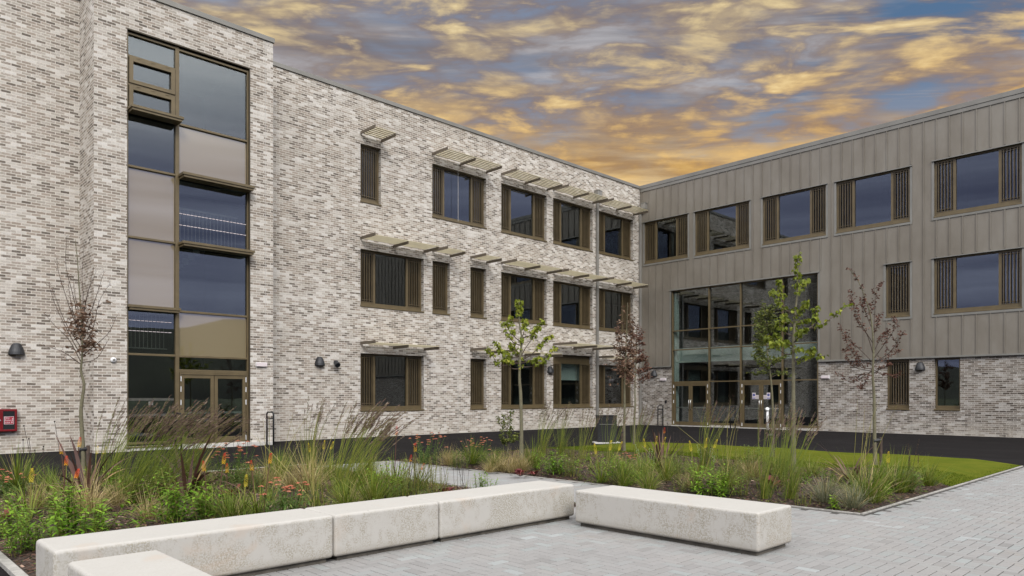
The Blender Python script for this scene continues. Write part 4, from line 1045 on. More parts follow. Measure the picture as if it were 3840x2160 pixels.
def spires(seed, n=5, h=.5):
    r = random.Random(seed); root = thing('white_spire_plant', 'x', 'flowering plant'); s, q = MB(), MB()
    for i in range(n):
        b = Vector((r.gauss(0, .07), r.gauss(0, .07), 0)); pts = arc(b, Vector((r.gauss(0, .12), r.gauss(0, .12), 1)), h * r.uniform(.7, 1.15), 0, 4); s.tube(pts, .003, 4, .5, cap=False)
        for k in range(16): kite(s, pts[0].lerp(pts[-1], r.uniform(.05, .6)), rdir(r, .5), Z3, .06, .014, r.uniform(.2, .8))
        for k in range(26): kite(q, pts[0].lerp(pts[-1], r.uniform(.62, 1)), rdir(r, .3), Z3, .017, .014, r.random())
    s.build('foliage', G_leaf, root, uv=False); q.build('flowers', F_white, root, uv=False)
    return root

POOL = {}
def zof(p): 
    x, y = p.x, p.y
    return bed_z(x, y) if (x < PATH_L or (x > BED_X and x < bnd(y))) else lawn_z(x, y)
def ground_at(px, py):
    p = g(px, py)
    for _ in range(3): p = g(px, py, zof(p))
    return p
def plant(kind, px, py, label, group, sc=1., rz=None, force=False):
    makers, seq = POOL[kind][0], POOL[kind][1]
    k = POOL[kind][2] % len(makers); POOL[kind][2] += 1
    p = ground_at(px, py); p.z -= .005; rz = RN.uniform(-.35, .35) if rz is None else rz
    if seq[k] is None:
        o = makers[k](); seq[k] = o; o.location = p; o.rotation_euler = (0, 0, rz); o.scale = (sc, sc, sc); o['label'] = label; o['group'] = group
    else: o = dup(seq[k], p, rz, sc, label, group)
    return o
def pool(kind, *makers): POOL[kind] = [list(makers), [None] * len(makers), 0]
pool('feather', lambda: feather_grass(1, 62, 1.32, 1.0, .14, 130, 32), lambda: feather_grass(2, 48, 1.28, .9, .12, 110, 32), lambda: feather_grass(3, 32, 1.27, .65, .09, 80, 30))
pool('thin_feather', lambda: feather_grass(4, 16, 1.2, .30, .06, 62, 24), lambda: feather_grass(5, 20, 1.2, .42, .07, 66, 24)); pool('wisp', lambda: feather_grass(50, 15, 1.2, .38, .09, 26, 26))
pool('golden', lambda: golden_grass(6, 8), lambda: golden_grass(7, 7, 1.3))
pool('blonde', lambda: tussock(8, G_stipa), lambda: tussock(9, G_stipa, 200, .36, lean=.35))
pool('tuft', lambda: tussock(10, G_tuft, 230, .42, 'green_tuft', .1, .007), lambda: tussock(12, G_tuft, 170, .5, 'green_tuft', .1, .008, .9))
pool('grey', lambda: tussock(13, G_greyt, 260, .34, 'grey_tuft', .05, .006, 1.2))
pool('bright', lambda: leafy(14, G_leaf, 24, .42, .25, .115, .024, 22), lambda: leafy(15, G_leaf, 20, .47, .18, .10, .021, 26), lambda: leafy(16, G_leaf, 13, .40, .14, .125, .028, 16))
pool('deep', lambda: leafy(17, G_dleaf, 22, .42, .2, .075, .022))
pool('willow', lambda: leafy(18, G_willow, 16, .62, .16, .065, .010, 34), lambda: leafy(19, G_willow, 12, .58, .14, .07, .012, 30))
pool('flax', lambda: flax(20, 38, .86, 2.3), lambda: flax(33, 34, .92, 2.1)); pool('flax_up', lambda: flax(21, 26, .8, .5, 1.6))
pool('red', lambda: rosette(22), lambda: rosette(23, 12, .11))
pool('seed', lambda: seed_stems(24), lambda: seed_stems(25, 7, .9))
pool('spike', lambda: seed_stems(26, 6, .62, True))
pool('spire', lambda: spires(27))
pool('yarrow', lambda: yarrow(28), lambda: yarrow(29, 20, .36, .26))
pool('herb', lambda: leafy(30, G_leaf, 7, .16, .09, .07, .022, 9, name='low_herb'), lambda: leafy(31, G_willow, 9, .20, .1, .06, .014, 12, name='low_herb'), lambda: leafy(34, G_dleaf, 8, .17, .1, .06, .02, 10, name='low_herb'))

GF = 'feathery ornamental grasses'
plant('feather', 500, 1890, 'big feathery grass clump right behind the long bench, bent over towards the glass doors', GF, 1.06)
plant('feather', 600, 1862, 'dense feathery grass whose brown plumes cross the left door leaf', GF, 1.08)
plant('feather', 405, 1815, 'feathery grass leaning out beside the bare tree trunk by the tower corner', GF, 1.05)
plant('feather', 690, 1835, 'feathery grass with brown plumes in front of the right hand door leaf', GF, .98)
plant('feather', 1290, 1858, 'tall brown plumed grass at the right end of the bed behind the long bench', GF, 1.08)
plant('thin_feather', 1165, 1765, 'narrow grass clump with a single dark plume spray against pale brick', GF, 1.05)
plant('feather', 1360, 1820, 'plumed grass behind the tall clump, its foot beside the paved path', GF, .95)
plant('thin_feather', 2030, 1712, 'thin plumed grass just right of the leafy green sycamore', GF, 1.05)
plant('thin_feather', 2105, 1705, 'sparse plumed grass below the second downpipe side window', GF, 1.0)
plant('wisp', 2185, 1722, 'plumed grass standing left in front of the black bin', GF, .95)
plant('wisp', 2285, 1728, 'plumed grass that half hides the black bin', GF, 1.0)
plant('wisp', 2385, 1715, 'thin plumed grass at the foot of the copper leaved trees', GF, 1.0)
plant('thin_feather', 2640, 1762, 'upright grass with a full brown plume before the left entrance door', GF, 1.08)
plant('thin_feather', 2868, 1868, 'tall narrow grass with one curled plume in front of the white push post', GF, 1.05)
plant('thin_feather', 2962, 1868, 'tall pale green grass below the large young sycamore by the entrance', GF, 1.05)
plant('thin_feather', 2935, 1800, 'upright grass between the two tall clumps near the entrance sycamore', GF, .9)
GG = 'golden arching grasses'
plant('golden', 2735, 1772, 'golden stalks arching up in front of the entrance, topped by small plumes', GG, 1.15)
plant('golden', 3225, 1855, 'golden arching grass in front of the bronze flax by the lawn', GG, 1.05)
plant('golden', 1195, 1905, 'long golden stalks arching over the bench back beside the orange flowers', GG, 1.0)
plant('golden', 1010, 1880, 'pale golden stalk clump behind the middle of the long bench', GG, .9)
pool('poker_a', lambda: poker(40, [(.15, .70, 1), (-.1, .60, 1)])); pool('poker_b', lambda: poker(41, [(.1, .62, 2), (.3, .5, 2)])); pool('poker_c', lambda: poker(42, [(.1, .55, 0), (-.12, .5, 0), (.3, .58, 0)]))
pool('poker_d', lambda: poker(43, [(0, .6, 1)])); pool('poker_e', lambda: poker(44, [(.05, .42, 0)])); pool('poker_f', lambda: poker(45, [(.05, .78, 2)]))
GP = 'red hot pokers'
plant('poker_a', 250, 1860, 'red and yellow pokers standing in front of the bronze flax under the bare tree', GP, 1.05)
plant('poker_b', 225, 1915, 'two red pokers at far left above bright green leaves', GP, .95)
plant('poker_c', 330, 1800, 'small yellow pokers beside the bare tree trunk', GP, .9)
plant('poker_e', 105, 1945, 'single pale yellow green poker at the far left of the bed', GP, 1.1)
plant('poker_a', 788, 1935, 'orange and yellow poker pair right of the bright leafy clump', GP, .92)
plant('poker_d', 858, 1925, 'single small orange poker above a grassy tuft near the bench', GP, .85)
plant('poker_a', 965, 1928, 'tall poker with one yellow topped and one red spike close behind the bench', GP, .9)
plant('poker_e', 908, 1940, 'short yellow poker almost touching the back of the bench', GP, .9)
plant('poker_c', 1180, 1790, 'yellow pokers rising in front of the asphalt, left of the tall plumed grass', GP, .95)
plant('poker_f', 1482, 1815, 'tall thin red poker standing alone at the edge of the paved path', GP, 1.05)
plant('poker_b', 1522, 1850, 'low pair of red orange pokers beside the paved path', GP, .8)
plant('poker_d', 1568, 1835, 'small red poker in front of the path, right of the taller red ones', GP, 1.0)
plant('poker_c', 2255, 1808, 'bright yellow poker pair behind the left end of the separate bench', GP, 1.05)
plant('poker_c', 2435, 1765, 'yellow pokers left of the dark upright flax', GP, .95)
plant('poker_f', 2488, 1745, 'single red poker rising beside the dark upright flax', GP, .88)
plant('poker_c', 2612, 1795, 'cluster of yellow pokers in the middle of the right bed', GP, 1.02)
plant('poker_e', 3322, 1838, 'small yellow poker right of the bronze flax near the lawn', GP, 1.1)
GY = 'orange yarrow clumps'
plant('yarrow', 880, 1818, 'large clump of orange flat flower heads in front of the stair tower doors', GY, 1.15, 0)
plant('yarrow', 1075, 1930, 'low orange pink flower heads close behind the middle of the long bench', GY, 1.05)
plant('yarrow', 1605, 1738, 'orange flat flower heads in front of the asphalt at the start of the right bed', GY, 1.12)
plant('yarrow', 20, 1862, 'orange flower heads at the far left edge of the bed', GY, .95)
plant('yarrow', 1795, 1735, 'reddish flower heads left of the small brown shrub', GY, .9)
plant('yarrow', 2362, 1755, 'faint orange flower heads below the copper leaved trees', GY, .75)
GX = 'bronze flax plants'
plant('flax', 320, 1868, 'bronze flax with one yellow edged leaf at the foot of the bare tree', GX, 1.15)
plant('flax', 700, 1868, 'dark red flax with long leaves arching over the asphalt, in front of the doors', GX, 1.25)
plant('flax', 3190, 1812, 'bronze flax with drooping leaves beside the lawn', GX, .88)
plant('flax_up', 2482, 1760, 'upright dark flax in the middle of the right bed', GX, .95)
GL = 'bright leafy perennials'
for px, py, s_, k_, lab in ((285, 2010, 1.25, 'bright', 'broad bright green leafy clump above the left end of the long bench'),
        (640, 1960, 1.2, 'bright', 'bushy bright green clump behind the bench, left of the yellow poker'),
        (770, 1950, .95, 'bright', 'smaller bright green clump beside the orange and yellow pokers'),
        (440, 1845, .95, 'bright', 'light green leafy plant among the feathery grasses, right of the bronze flax'),
        (1440, 1872, 1.1, 'bright', 'light green leafy stems at the end of the left bed by the path'),
        (1815, 1846, .8, 'bright', 'few leafy stems standing before the paving behind the long bench end'),
        (2092, 1775, 1.05, 'bright', 'fresh green clump in the right bed, right of the sycamore trunk'),
        (2308, 1800, .95, 'bright', 'green leafy clump just right of the yellow poker pair'),
        (2645, 1852, 1.1, 'bright', 'tall light green leafy plant behind the middle of the separate bench'),
        (2695, 1858, .85, 'bright', 'low light green leafy plant right of the tall one behind the bench'),
        (2830, 1772, 1.15, 'deep', 'dark green bushy plant on the lawn edge before the entrance'),
        (85, 2075, .8, 'bright', 'leafy plant in bark near the far left kerb'), (10, 2010, .9, 'bright', 'leafy plant cut by the left edge of the picture'),
        (1570, 1872, 1.0, 'willow', 'thin stemmed olive green plant in front of the paved path'), (1500, 1880, .95, 'willow', 'olive green leafy stems between the pokers and the path'),
        (1635, 1868, .95, 'willow', 'airy olive stems at the very end of the left bed'),
        (1180, 1888, .9, 'willow', 'olive green stems in the middle of the left bed behind the orange flowers'),
        (2140, 1785, 1.0, 'willow', 'olive green plant in front of the grasses near the black bin'), (2560, 1815, .9, 'willow', 'olive green plant behind the separate bench, under the yellow pokers'),
        (2780, 1815, .9, 'willow', 'olive green plant between bench and golden arching grass'), (1120, 1762, .9, 'willow', 'olive green plant on the asphalt edge beside the single plume spray'),
        (545, 1790, .9, 'deep', 'dark leafy plant in the back of the left bed'), (930, 1838, .9, 'deep', 'dark green leafy plant under the large orange flower clump'),
        (1720, 1755, .8, 'deep', 'dark leafy plant between the orange yarrow and the brown shrub'), (2530, 1775, .8, 'deep', 'dark leafy plant right of the upright flax'),
        (3400, 1845, .9, 'deep', 'dark leafy plant near the tip of the right bed')):
    plant(k_, px, py, lab, GL, s_, RN.uniform(0, 6))
GT = 'low grass tufts'
for px, py, s_, k_, lab in ((340, 1925, 1.25, 'blonde', 'blonde grass tuft behind the broad green clump at left'), (455, 1895, 1.1, 'blonde', 'blonde grass between the leafy clumps behind the bench'),
        (1165, 1835, 1.5, 'blonde', 'large blonde arching tussock left of the tall plumed grass'), (1098, 1835, 1.05, 'blonde', 'upright blonde tuft left of the large arching tussock'),
        (940, 1815, .95, 'blonde', 'pinkish blonde tuft below the large orange flower clump'), (1000, 1822, 1.05, 'blonde', 'blonde tuft in the back middle of the left bed'),
        (1687, 1742, 1.0, 'blonde', 'blonde tuft at the near edge of the right bed, beside the path'), (1885, 1765, 1.15, 'blonde', 'pale blonde tuft left of the sycamore foot'),
        (1925, 1772, 1.1, 'blonde', 'pale swept grass tuft directly before the sycamore foot'), (1835, 1770, .8, 'blonde', 'small pale tuft near the path edge of the right bed'),
        (1960, 1768, .9, 'blonde', 'pale tuft right of the sycamore foot'), (2335, 1775, 1.0, 'blonde', 'dry tuft between yellow pokers and dark flax'), (2822, 1790, 1.05, 'blonde', 'dry tuft in front of the dark bushy plant'),
        (3255, 1880, 1.5, 'tuft', 'large yellow green tuft in front of the bronze flax near the bed corner'), (3365, 1845, 1.15, 'tuft', 'strappy green tuft right of the yellow green one near the lawn'),
        (3197, 1905, 1.0, 'grey', 'grey green tuft near the sharp corner of the right bed'), (3095, 1880, 1.1, 'grey', 'grey green bushy tuft behind the right end of the separate bench'),
        (3040, 1785, .85, 'tuft', 'small upright green tuft on the lawn edge'), (3480, 1820, .85, 'tuft', 'green tuft at the lawn corner near the paving'), (2905, 1775, .95, 'tuft', 'upright green tuft under the entrance sycamore'),
        (68, 1838, 1.25, 'tuft', 'yellowish grass tuft beside the orange flowers at far left'), (1050, 1770, 1.0, 'tuft', 'green tuft at the asphalt edge left of the yellow pokers'), (1045, 1800, 1.0, 'tuft', 'green tuft behind the blonde ones in the left bed'),
        (860, 1950, .9, 'tuft', 'green tuft under the single orange poker'), (560, 1945, 1.0, 'blonde', 'straw coloured tuft between leafy clumps close to the bench'), (1400, 1890, 1.1, 'tuft', 'green tuft under the tall plumed grass by the bench'),
        (1300, 1905, 1.0, 'tuft', 'green tuft close to the bench back below the plumed grass'), (2336, 1822, .9, 'tuft', 'spiky light green tuft behind the left end of the separate bench'), (2433, 1835, .9, 'tuft', 'spiky yellow green tuft behind the separate bench'),
        (1770, 1738, 1.0, 'tuft', 'green tuft left of the reddish flower heads'), (1850, 1752, .9, 'tuft', 'green tuft under the brown shrub'), (2000, 1748, 1.0, 'tuft', 'green tuft at the foot of the first thin plumed grass right of the sycamore'),
        (2720, 1825, .95, 'tuft', 'green tuft under the golden arching stalks'), (1240, 1800, 1.0, 'tuft', 'green tuft behind the large blonde tussock'), (190, 1850, 1.0, 'tuft', 'green tuft left of the bronze flax under the bare tree'),
        (2500, 1800, 1.0, 'tuft', 'green tuft before the upright dark flax'), (2400, 1790, .9, 'tuft', 'green tuft left of the yellow pokers by the dark flax'), (3300, 1815, .9, 'tuft', 'green tuft right of the flax on the lawn edge'), (150, 1905, .9, 'blonde', 'dry tuft at the far left under the red pokers'),
        (1385, 1778, .9, 'tuft', 'green tuft at the far end of the left bed, by the path'), (745, 1850, 1.0, 'tuft', 'green tuft between the dark red flax and the orange yarrow'), (2590, 1830, .9, 'blonde', 'dry tuft behind the middle of the separate bench')):
    plant(k_, px, py, lab, GT, s_, RN.uniform(-.5, .5))
GR = 'red leaved plants'
for px, py, s_, lab in ((1950, 1785, 1., 'dark red leaves in the bark left of the pink ones'), (2004, 1782, .9, 'pinkish red leaves in the bark of the right bed'), (2892, 1828, 1.3, 'coppery red leaves at the foot of the tall narrow grass'),
                       (12, 1950, 1.2, 'red leaves at the far left of the bed'), (1668, 1860, 1.0, 'red leaves peeping over the bench end'), (868, 1860, 1.1, 'dark red leaves below the large orange flowers'), (335, 1885, 1., 'red leaves between flax and bright green clump')):
    plant('red', px, py, lab, GR, s_, RN.uniform(0, 6))
GS = 'dark seed head stems'
for px, py, s_, k_, lab in ((1640, 1745, 1.0, 'seed', 'bare dark button topped stems beside the orange yarrow of the right bed'), (920, 1790, 1.05, 'seed', 'bare dark button topped stems by the stair tower doors'), (1560, 1860, 1.0, 'seed', 'bare dark button topped stems over the paved path'),
        (2540, 1775, 1.0, 'seed', 'bare dark stems right of the upright flax'), (2660, 1790, 1.0, 'seed', 'bare dark stems behind the yellow poker cluster'), (150, 1855, 1.1, 'seed', 'bare dark button topped stems in front of the pale brick at far left'),
        (1715, 1850, .7, 'seed', 'short dark stems above the bench end'), (2058, 1760, 1.0, 'spike', 'brown seed spikes in the right bed near the thin plumed grass'), (3412, 1790, 1.0, 'spike', 'brown seed spikes on the lawn edge at right')):
    plant(k_, px, py, lab, GS, s_, RN.uniform(0, 6))
GW = 'white flower spires'
plant('spire', 2672, 1775, 'white flower spires behind the light green leafy plant', GW, .95); plant('spire', 2445, 1785, 'white flower spires below the yellow pokers', GW, 1.0)
r2 = random.Random(77)
for bed, lab, n in (('L', 'small low green herb in the bark of the bed behind the long bench', 46), ('R', 'small low green herb in the bark of the bed beside the lawn', 46)):
    k = 0
    while k < n:
        x, y = (r2.uniform(1.35, PATH_L - .1), r2.uniform(6.5, 13.8)) if bed == 'L' else (r2.uniform(BED_X + .1, 14.3), r2.uniform(BED_Y + .15, 12.5))
        if bed == 'R' and x > bnd(y) - .1: continue
        d_ = depth((x, y)); px = CX + F * (x * LAT[0] + y * LAT[1]) / d_; py = HY + F * H / d_
        plant('herb', px, py, lab, 'low herbs behind the long bench' if bed == 'L' else 'low herbs beside the lawn', r2.uniform(.7, 1.4), r2.uniform(0, 6)); k += 1

# ground cover, bark chips and turf: what nobody could count
def scatter(name, mat, n, area, fn, seed):
    r = random.Random(seed); b = MB(); k = 0
    while k < n:
        x, y = r.uniform(area[0], area[1]), r.uniform(area[2], area[3]); k += 1
        fn(b, r, x, y)
    return tag(b.build(name, mat, uv=False), kind='stuff')
def chip(b, r, x, y):
    if x > PATH_L + .5 and x > bnd(y) + r.uniform(-.15, .1): return
    d = rdir(r, r.uniform(-.25, .35)); p = Vector((x, y, bed_z(x, y) + r.uniform(.0, .02))); L = r.uniform(.02, .06); w_ = r.uniform(.008, .02); s = d.cross(Z3).normalized(); s = (s + Vector((0, 0, r.uniform(-.5, .5)))).normalized()
    v = min(1, max(0, r.gauss(.42, .22))); v = r.uniform(.85, 1) if r.random() < .06 else v
    b.quad(p - d * L / 2 - s * w_ / 2, p + d * L / 2 - s * w_ / 2, p + d * L / 2 + s * w_ / 2, p - d * L / 2 + s * w_ / 2, v)
scatter('bark_mulch', G_chip, 34000, (1.25, PATH_L - .04, 6.42, 14.2), chip, 1)
scatter('bark_mulch', G_chip, 32000, (BED_X + .03, 14.9, BED_Y + .03, 13.9), chip, 2)
def cover(b, r, x, y):
    if hsh(x * 2.3 + 5, y * 2.3) < .42 or (x > PATH_L + .5 and x > bnd(y) + .05): return
    z = bed_z(x, y)
    for q in range(5):
        p = Vector((x + r.gauss(0, .035), y + r.gauss(0, .035), z)); kite(b, p, rdir(r, r.uniform(.1, 1.1)), Z3, r.uniform(.02, .055), r.uniform(.01, .02), min(1, max(0, r.gauss(.5, .22))))
scatter('ground_cover', G_cover, 2600, (1.3, PATH_L - .06, 6.45, 14.1), cover, 3)
scatter('ground_cover', G_cover, 2600, (BED_X + .05, 14.8, BED_Y + .05, 13.8), cover, 4)
def cover_grass(b, r, x, y):
    if (x > PATH_L + .5 and x > bnd(y)) or hsh(x * 1.7 + 9, y * 1.7 + 3) < .30: return
    z = bed_z(x, y)
    for q in range(9): blade(b, Vector((x + r.gauss(0, .04), y + r.gauss(0, .04), z)), Vector((r.gauss(0, .4), r.gauss(0, .4), 1)), r.uniform(.08, .30), .005, r.uniform(.3, 1.4), min(1, max(0, r.gauss(.5, .25))), 3, LV * .15)
scatter('undergrowth', G_tuft, 300, (1.35, PATH_L - .1, 7.0, 14.0), cover_grass, 5)
scatter('undergrowth', G_tuft, 210, (BED_X + .15, 14.8, BED_Y + .4, 13.6), cover_grass, 6)
def turf(b, r, x, y):
    t = (x - 9) / 1.; x0 = bnd(y) - .06
    if x < x0: return
    p = Vector((x, y, max(lawn_z(x, y), bed_z(x, y) + .012 if x < 15.2 else 0) - .003)); d = rdir(r, r.uniform(.9, 3.0)); L = r.uniform(.018, .05); s = rdir(r) * .004
    b.add([p - s, p + s, p + d * L], [(0, 1, 2)], min(1, max(0, r.gauss(.5, .2) + .25 * (hsh(x * 1.4, y * 1.4) - .5))))
scatter('turf', G_turf, 105000, (12.6, LAWN_X + .03, BED_Y - .01, 14.03), turf, 7)

for px, py, rr in ((2385, 1680, .55), (2890, 1722, .6)):
    c = ground_at(px, py); b = MB(); r = random.Random(px); n = 28
    ring = [c + Vector((cos(2 * pi * k / n), sin(2 * pi * k / n), 0)) * rr * r.uniform(.82, 1.12) + Z3 * .012 for k in range(n)]
    b.add(ring + [c + Z3 * .04], [(k, (k + 1) % n, n) for k in range(n)]); tag(b.build('soil', M_soil), kind='structure')
    b = MB()
    for k in range(420):
        a = r.uniform(0, 6.3); q = c + Vector((cos(a), sin(a), 0)) * rr * math.sqrt(r.random()) * 1.05 + Z3 * r.uniform(.02, .06); d = rdir(r, r.uniform(-.3, .5)); sd_ = d.cross(Z3).normalized() * .009; L = r.uniform(.02, .06)
        b.quad(q - sd_, q + d * L - sd_, q + d * L + sd_, q + sd_, min(1, max(0, r.gauss(.42, .22))))
    tag(b.build('bark_mulch', G_chip, uv=False), kind='stuff')

# ------------------------------------------------------------------ young trees
def spline(P, n=5):
    out = []
    for i in range(len(P) - 1):
        a, b_, c, d = P[max(i - 1, 0)], P[i], P[i + 1], P[min(i + 2, len(P) - 1)]
        for k in range(n):
            t = k / n; out.append(.5 * ((2 * b_) + (c - a) * t + (2 * a - 5 * b_ + 4 * c - d) * t * t + (3 * b_ - a - 3 * c + d) * t ** 3))
    out.append(P[-1]); return out
class Tree:
    def __init__(s, name, label, base, group, seed, org, k):
        s.r = random.Random(seed); s.b0 = ground_at(*base) if base[1] < 1900 else g(*base)
        s.d = depth(s.b0); s.base = base; s.org = org; s.k = k; s.root = thing(name, label, 'tree', tuple(s.b0), group); s.leaf = MB(); s.tw = MB(); s.wood = MB()
    def P(s, c, dep=0.):
        px, py = (s.org[0] + c[0] * s.k, s.org[1] + c[1] * s.k) if s.k else c
        d = s.d + dep; la = (px - CX) / F * d; z = H - (py - HY) / F * d      # set back or forward along the sight depth
        p = FV * d + LV * la; return Vector((p.x, p.y, z))
    def trunk(s, pts, r0, r1):
        P = [Vector(s.b0) - Vector((0, 0, .05))] + [s.P(c) for c in pts]; Q = spline(P, 4); n = len(Q)
        s.tp = Q; s.wood.tube(Q, [r0 + (r1 - r0) * (i / (n - 1)) ** .8 + (.012 * max(0, 1 - i / 3)) for i in range(n)], 8)
        for i in range(2, n - 2):                        # knots and branch scars
            if s.r.random() < .5: a = s.r.uniform(0, 6.3); o = Vector((cos(a), sin(a), .2)); rr = r0 + (r1 - r0) * i / n; s.wood.tube([Q[i], Q[i] + o * (rr + .012)], [.012, .006], 5)
    def branch(s, pts, r0, amt=.7):
        dd = s.r.uniform(-amt, amt); P = []
        for i, c in enumerate(pts):
            P.append(s.P(c, dd * ((i / (len(pts) - 1)) ** 1.1)))
        Q = spline(P, 5); n = len(Q); s.tw.tube(Q, [max(.0025, r0 * (1 - .82 * i / (n - 1))) for i in range(n)], 5, cap=False); return Q
    def twigs(s, Q, f0, n, L, fn, upb=.5):
        for k in range(n):
            t = f0 + (1 - f0) * (k + s.r.random()) / n; x = t * (len(Q) - 1); i = min(len(Q) - 2, int(x)); p = Q[i].lerp(Q[i + 1], x - i); ax = (Q[i + 1] - Q[i]).normalized()
            d = (ax * .7 + rdir(s.r, upb)).normalized(); l_ = L * s.r.uniform(.4, 1.2); q = arc(p, d, l_, -.3 * upb, 3)
            s.tw.tube(q, [.003, .0025, .002, .0015], 3, cap=False); fn(s, q)
        fn(s, Q[-4:])
    def done(s, leafm, stake=None):
        s.wood.build('trunk', M_bark, s.root, smooth=True); s.tw.build('branches', M_twig, s.root); s.leaf.build('crown', leafm, s.root, uv=False)
        if stake:
            x = s.b0 + LV * stake * .11; b = MB(); b.tube([x - Z3 * .05, x + Z3 * .62], .032, 8); b.build('stake', M_twig, s.root)
            b = MB(); b.tube([s.b0 + Z3 * .54 - LV * .045, x + Z3 * .56], [.045, .04], 8); b.build('tie', M_black, s.root)
def syc_leaves(s, q):
    for p in q[1:]:
        for k in range(s.nl):
            a = rdir(s.r, s.r.uniform(-.9, .25)); v = min(1, max(0, s.r.gauss(.52, .24))); L = s.r.uniform(.05, .098)
            palm(s.leaf, p + a * s.r.uniform(.01, .05), (a + Vector((0, 0, -.45))).normalized(), (Z3 + rdir(s.r) * .7).normalized(), L, v)
def oval(Lr, wr, n, dr, up=.2):
    def fn(s, q):
        for p in q[1:]:
            for k in range(n):
                if n == 1 and s.r.random() < .25: continue
                a = rdir(s.r, s.r.uniform(-.5, .9)); kite(s.leaf, p + a * s.r.uniform(0, .02), (a + Vector((0, 0, -dr))).normalized(), rdir(s.r, .8), s.r.uniform(*Lr), s.r.uniform(*wr), min(1, max(0, s.r.gauss(.5, .24))))
    return fn
GTREE = 'newly planted young trees'
T1 = Tree('sycamore_tree', 'young sycamore with fresh green leaf clusters in front of the pale brick facade', (1955, 1722), GTREE, 1, (1800, 1080), 320 / 655)
T1.trunk([(318, 1100), (312, 819), (303, 700), (307, 560), (318, 450), (320, 380), (303, 270), (300, 180), (300, 100)], .047, .010); T1.nl = 2
for c in ([(305, 572), (240, 588), (150, 590), (95, 520), (55, 465)], [(302, 622), (240, 615), (200, 560), (165, 500), (130, 420)], [(310, 520), (250, 532), (190, 500), (150, 470)], [(315, 440), (260, 420), (215, 360), (190, 290), (193, 270)],
          [(316, 412), (265, 375), (240, 320), (230, 220)], [(320, 385), (370, 370), (410, 350), (445, 290), (490, 260)], [(310, 530), (350, 460), (400, 390), (430, 330), (455, 300)], [(310, 560), (380, 520), (450, 460), (510, 400), (535, 370)],
          [(308, 605), (380, 605), (460, 575), (530, 520), (572, 465)], [(325, 375), (340, 320), (345, 240)], [(312, 540), (270, 500), (240, 430)], [(306, 580), (350, 570), (410, 560), (450, 540)], [(306, 590), (270, 570), (220, 570), (180, 560)]):
    Q = T1.branch(c, .013, .55); T1.twigs(Q, .40, 7, .08, syc_leaves)
T1.twigs(T1.tp[-9:], .25, 9, .06, syc_leaves); T1.twigs(T1.tp[-24:-12], .1, 5, .12, syc_leaves)
T1.done(G_syc)

T2 = Tree('sycamore_tree', 'taller young sycamore with a long branch reaching right, before the entrance glazing', (2975, 1765), GTREE, 2, (2740, 920), 460 / 753)
T2.trunk([(385, 1150), (385, 980), (385, 819), (385, 600), (395, 430), (408, 300), (410, 180), (410, 50)], .052, .009); T2.nl = 2
for c in ([(385, 665), (330, 665), (260, 605), (215, 570)], [(390, 560), (310, 520), (300, 450)], [(400, 430), (340, 400), (300, 350), (265, 290)], [(340, 402), (310, 310), (290, 220)], [(390, 535), (470, 510), (540, 500), (640, 430), (725, 368)],
          [(480, 510), (520, 470), (530, 385)], [(400, 440), (440, 400), (455, 350)], [(405, 340), (430, 260), (465, 210)], [(385, 695), (410, 720), (460, 685), (490, 640)], [(390, 645), (430, 640), (550, 685)],
          [(385, 600), (420, 560), (455, 520)], [(385, 640), (340, 612), (270, 540)], [(390, 500), (350, 460), (320, 430)], [(385, 620), (330, 600), (280, 600)], [(390, 480), (430, 470), (470, 460)]):
    Q = T2.branch(c, .013, .6); T2.twigs(Q, .38, 6, .08, syc_leaves)
T2.twigs(T2.tp[-11:], .2, 10, .06, syc_leaves); T2.twigs(T2.tp[-20:-11], .1, 6, .12, syc_leaves)
T2.done(G_syc)

T3 = Tree('hornbeam_tree', 'slim dark green young tree in front of the right entrance doors', (2890, 1722), GTREE, 3, (2700, 900), 800 / 745)
T3.trunk([(186, 700), (185, 620), (180, 510), (166, 400), (160, 300), (153, 225)], .040, .008)
lf = oval((.05, .085), (.030, .05), 2, .25)
for i in range(26):
    z = T3.r.uniform(0, 1); y0 = 500 - 230 * z; sd_ = (-1) ** i; reach = (62 - 34 * z) * T3.r.uniform(.6, 1.1); x0 = 180 - 24 * z
    c = [(x0, y0), (x0 + sd_ * reach * .5, y0 - 12), (x0 + sd_ * reach, y0 - 40 * T3.r.uniform(.2, 1.3))]
    if z < .12: c[-1] = (x0 + sd_ * reach * 1.2, y0 - 5)
    Q = T3.branch(c, .008, .6); T3.twigs(Q, .15, 13, .16, lf)
T3.twigs(T3.tp[-8:], .1, 12, .12, lf); T3.done(G_oak, stake=.6)

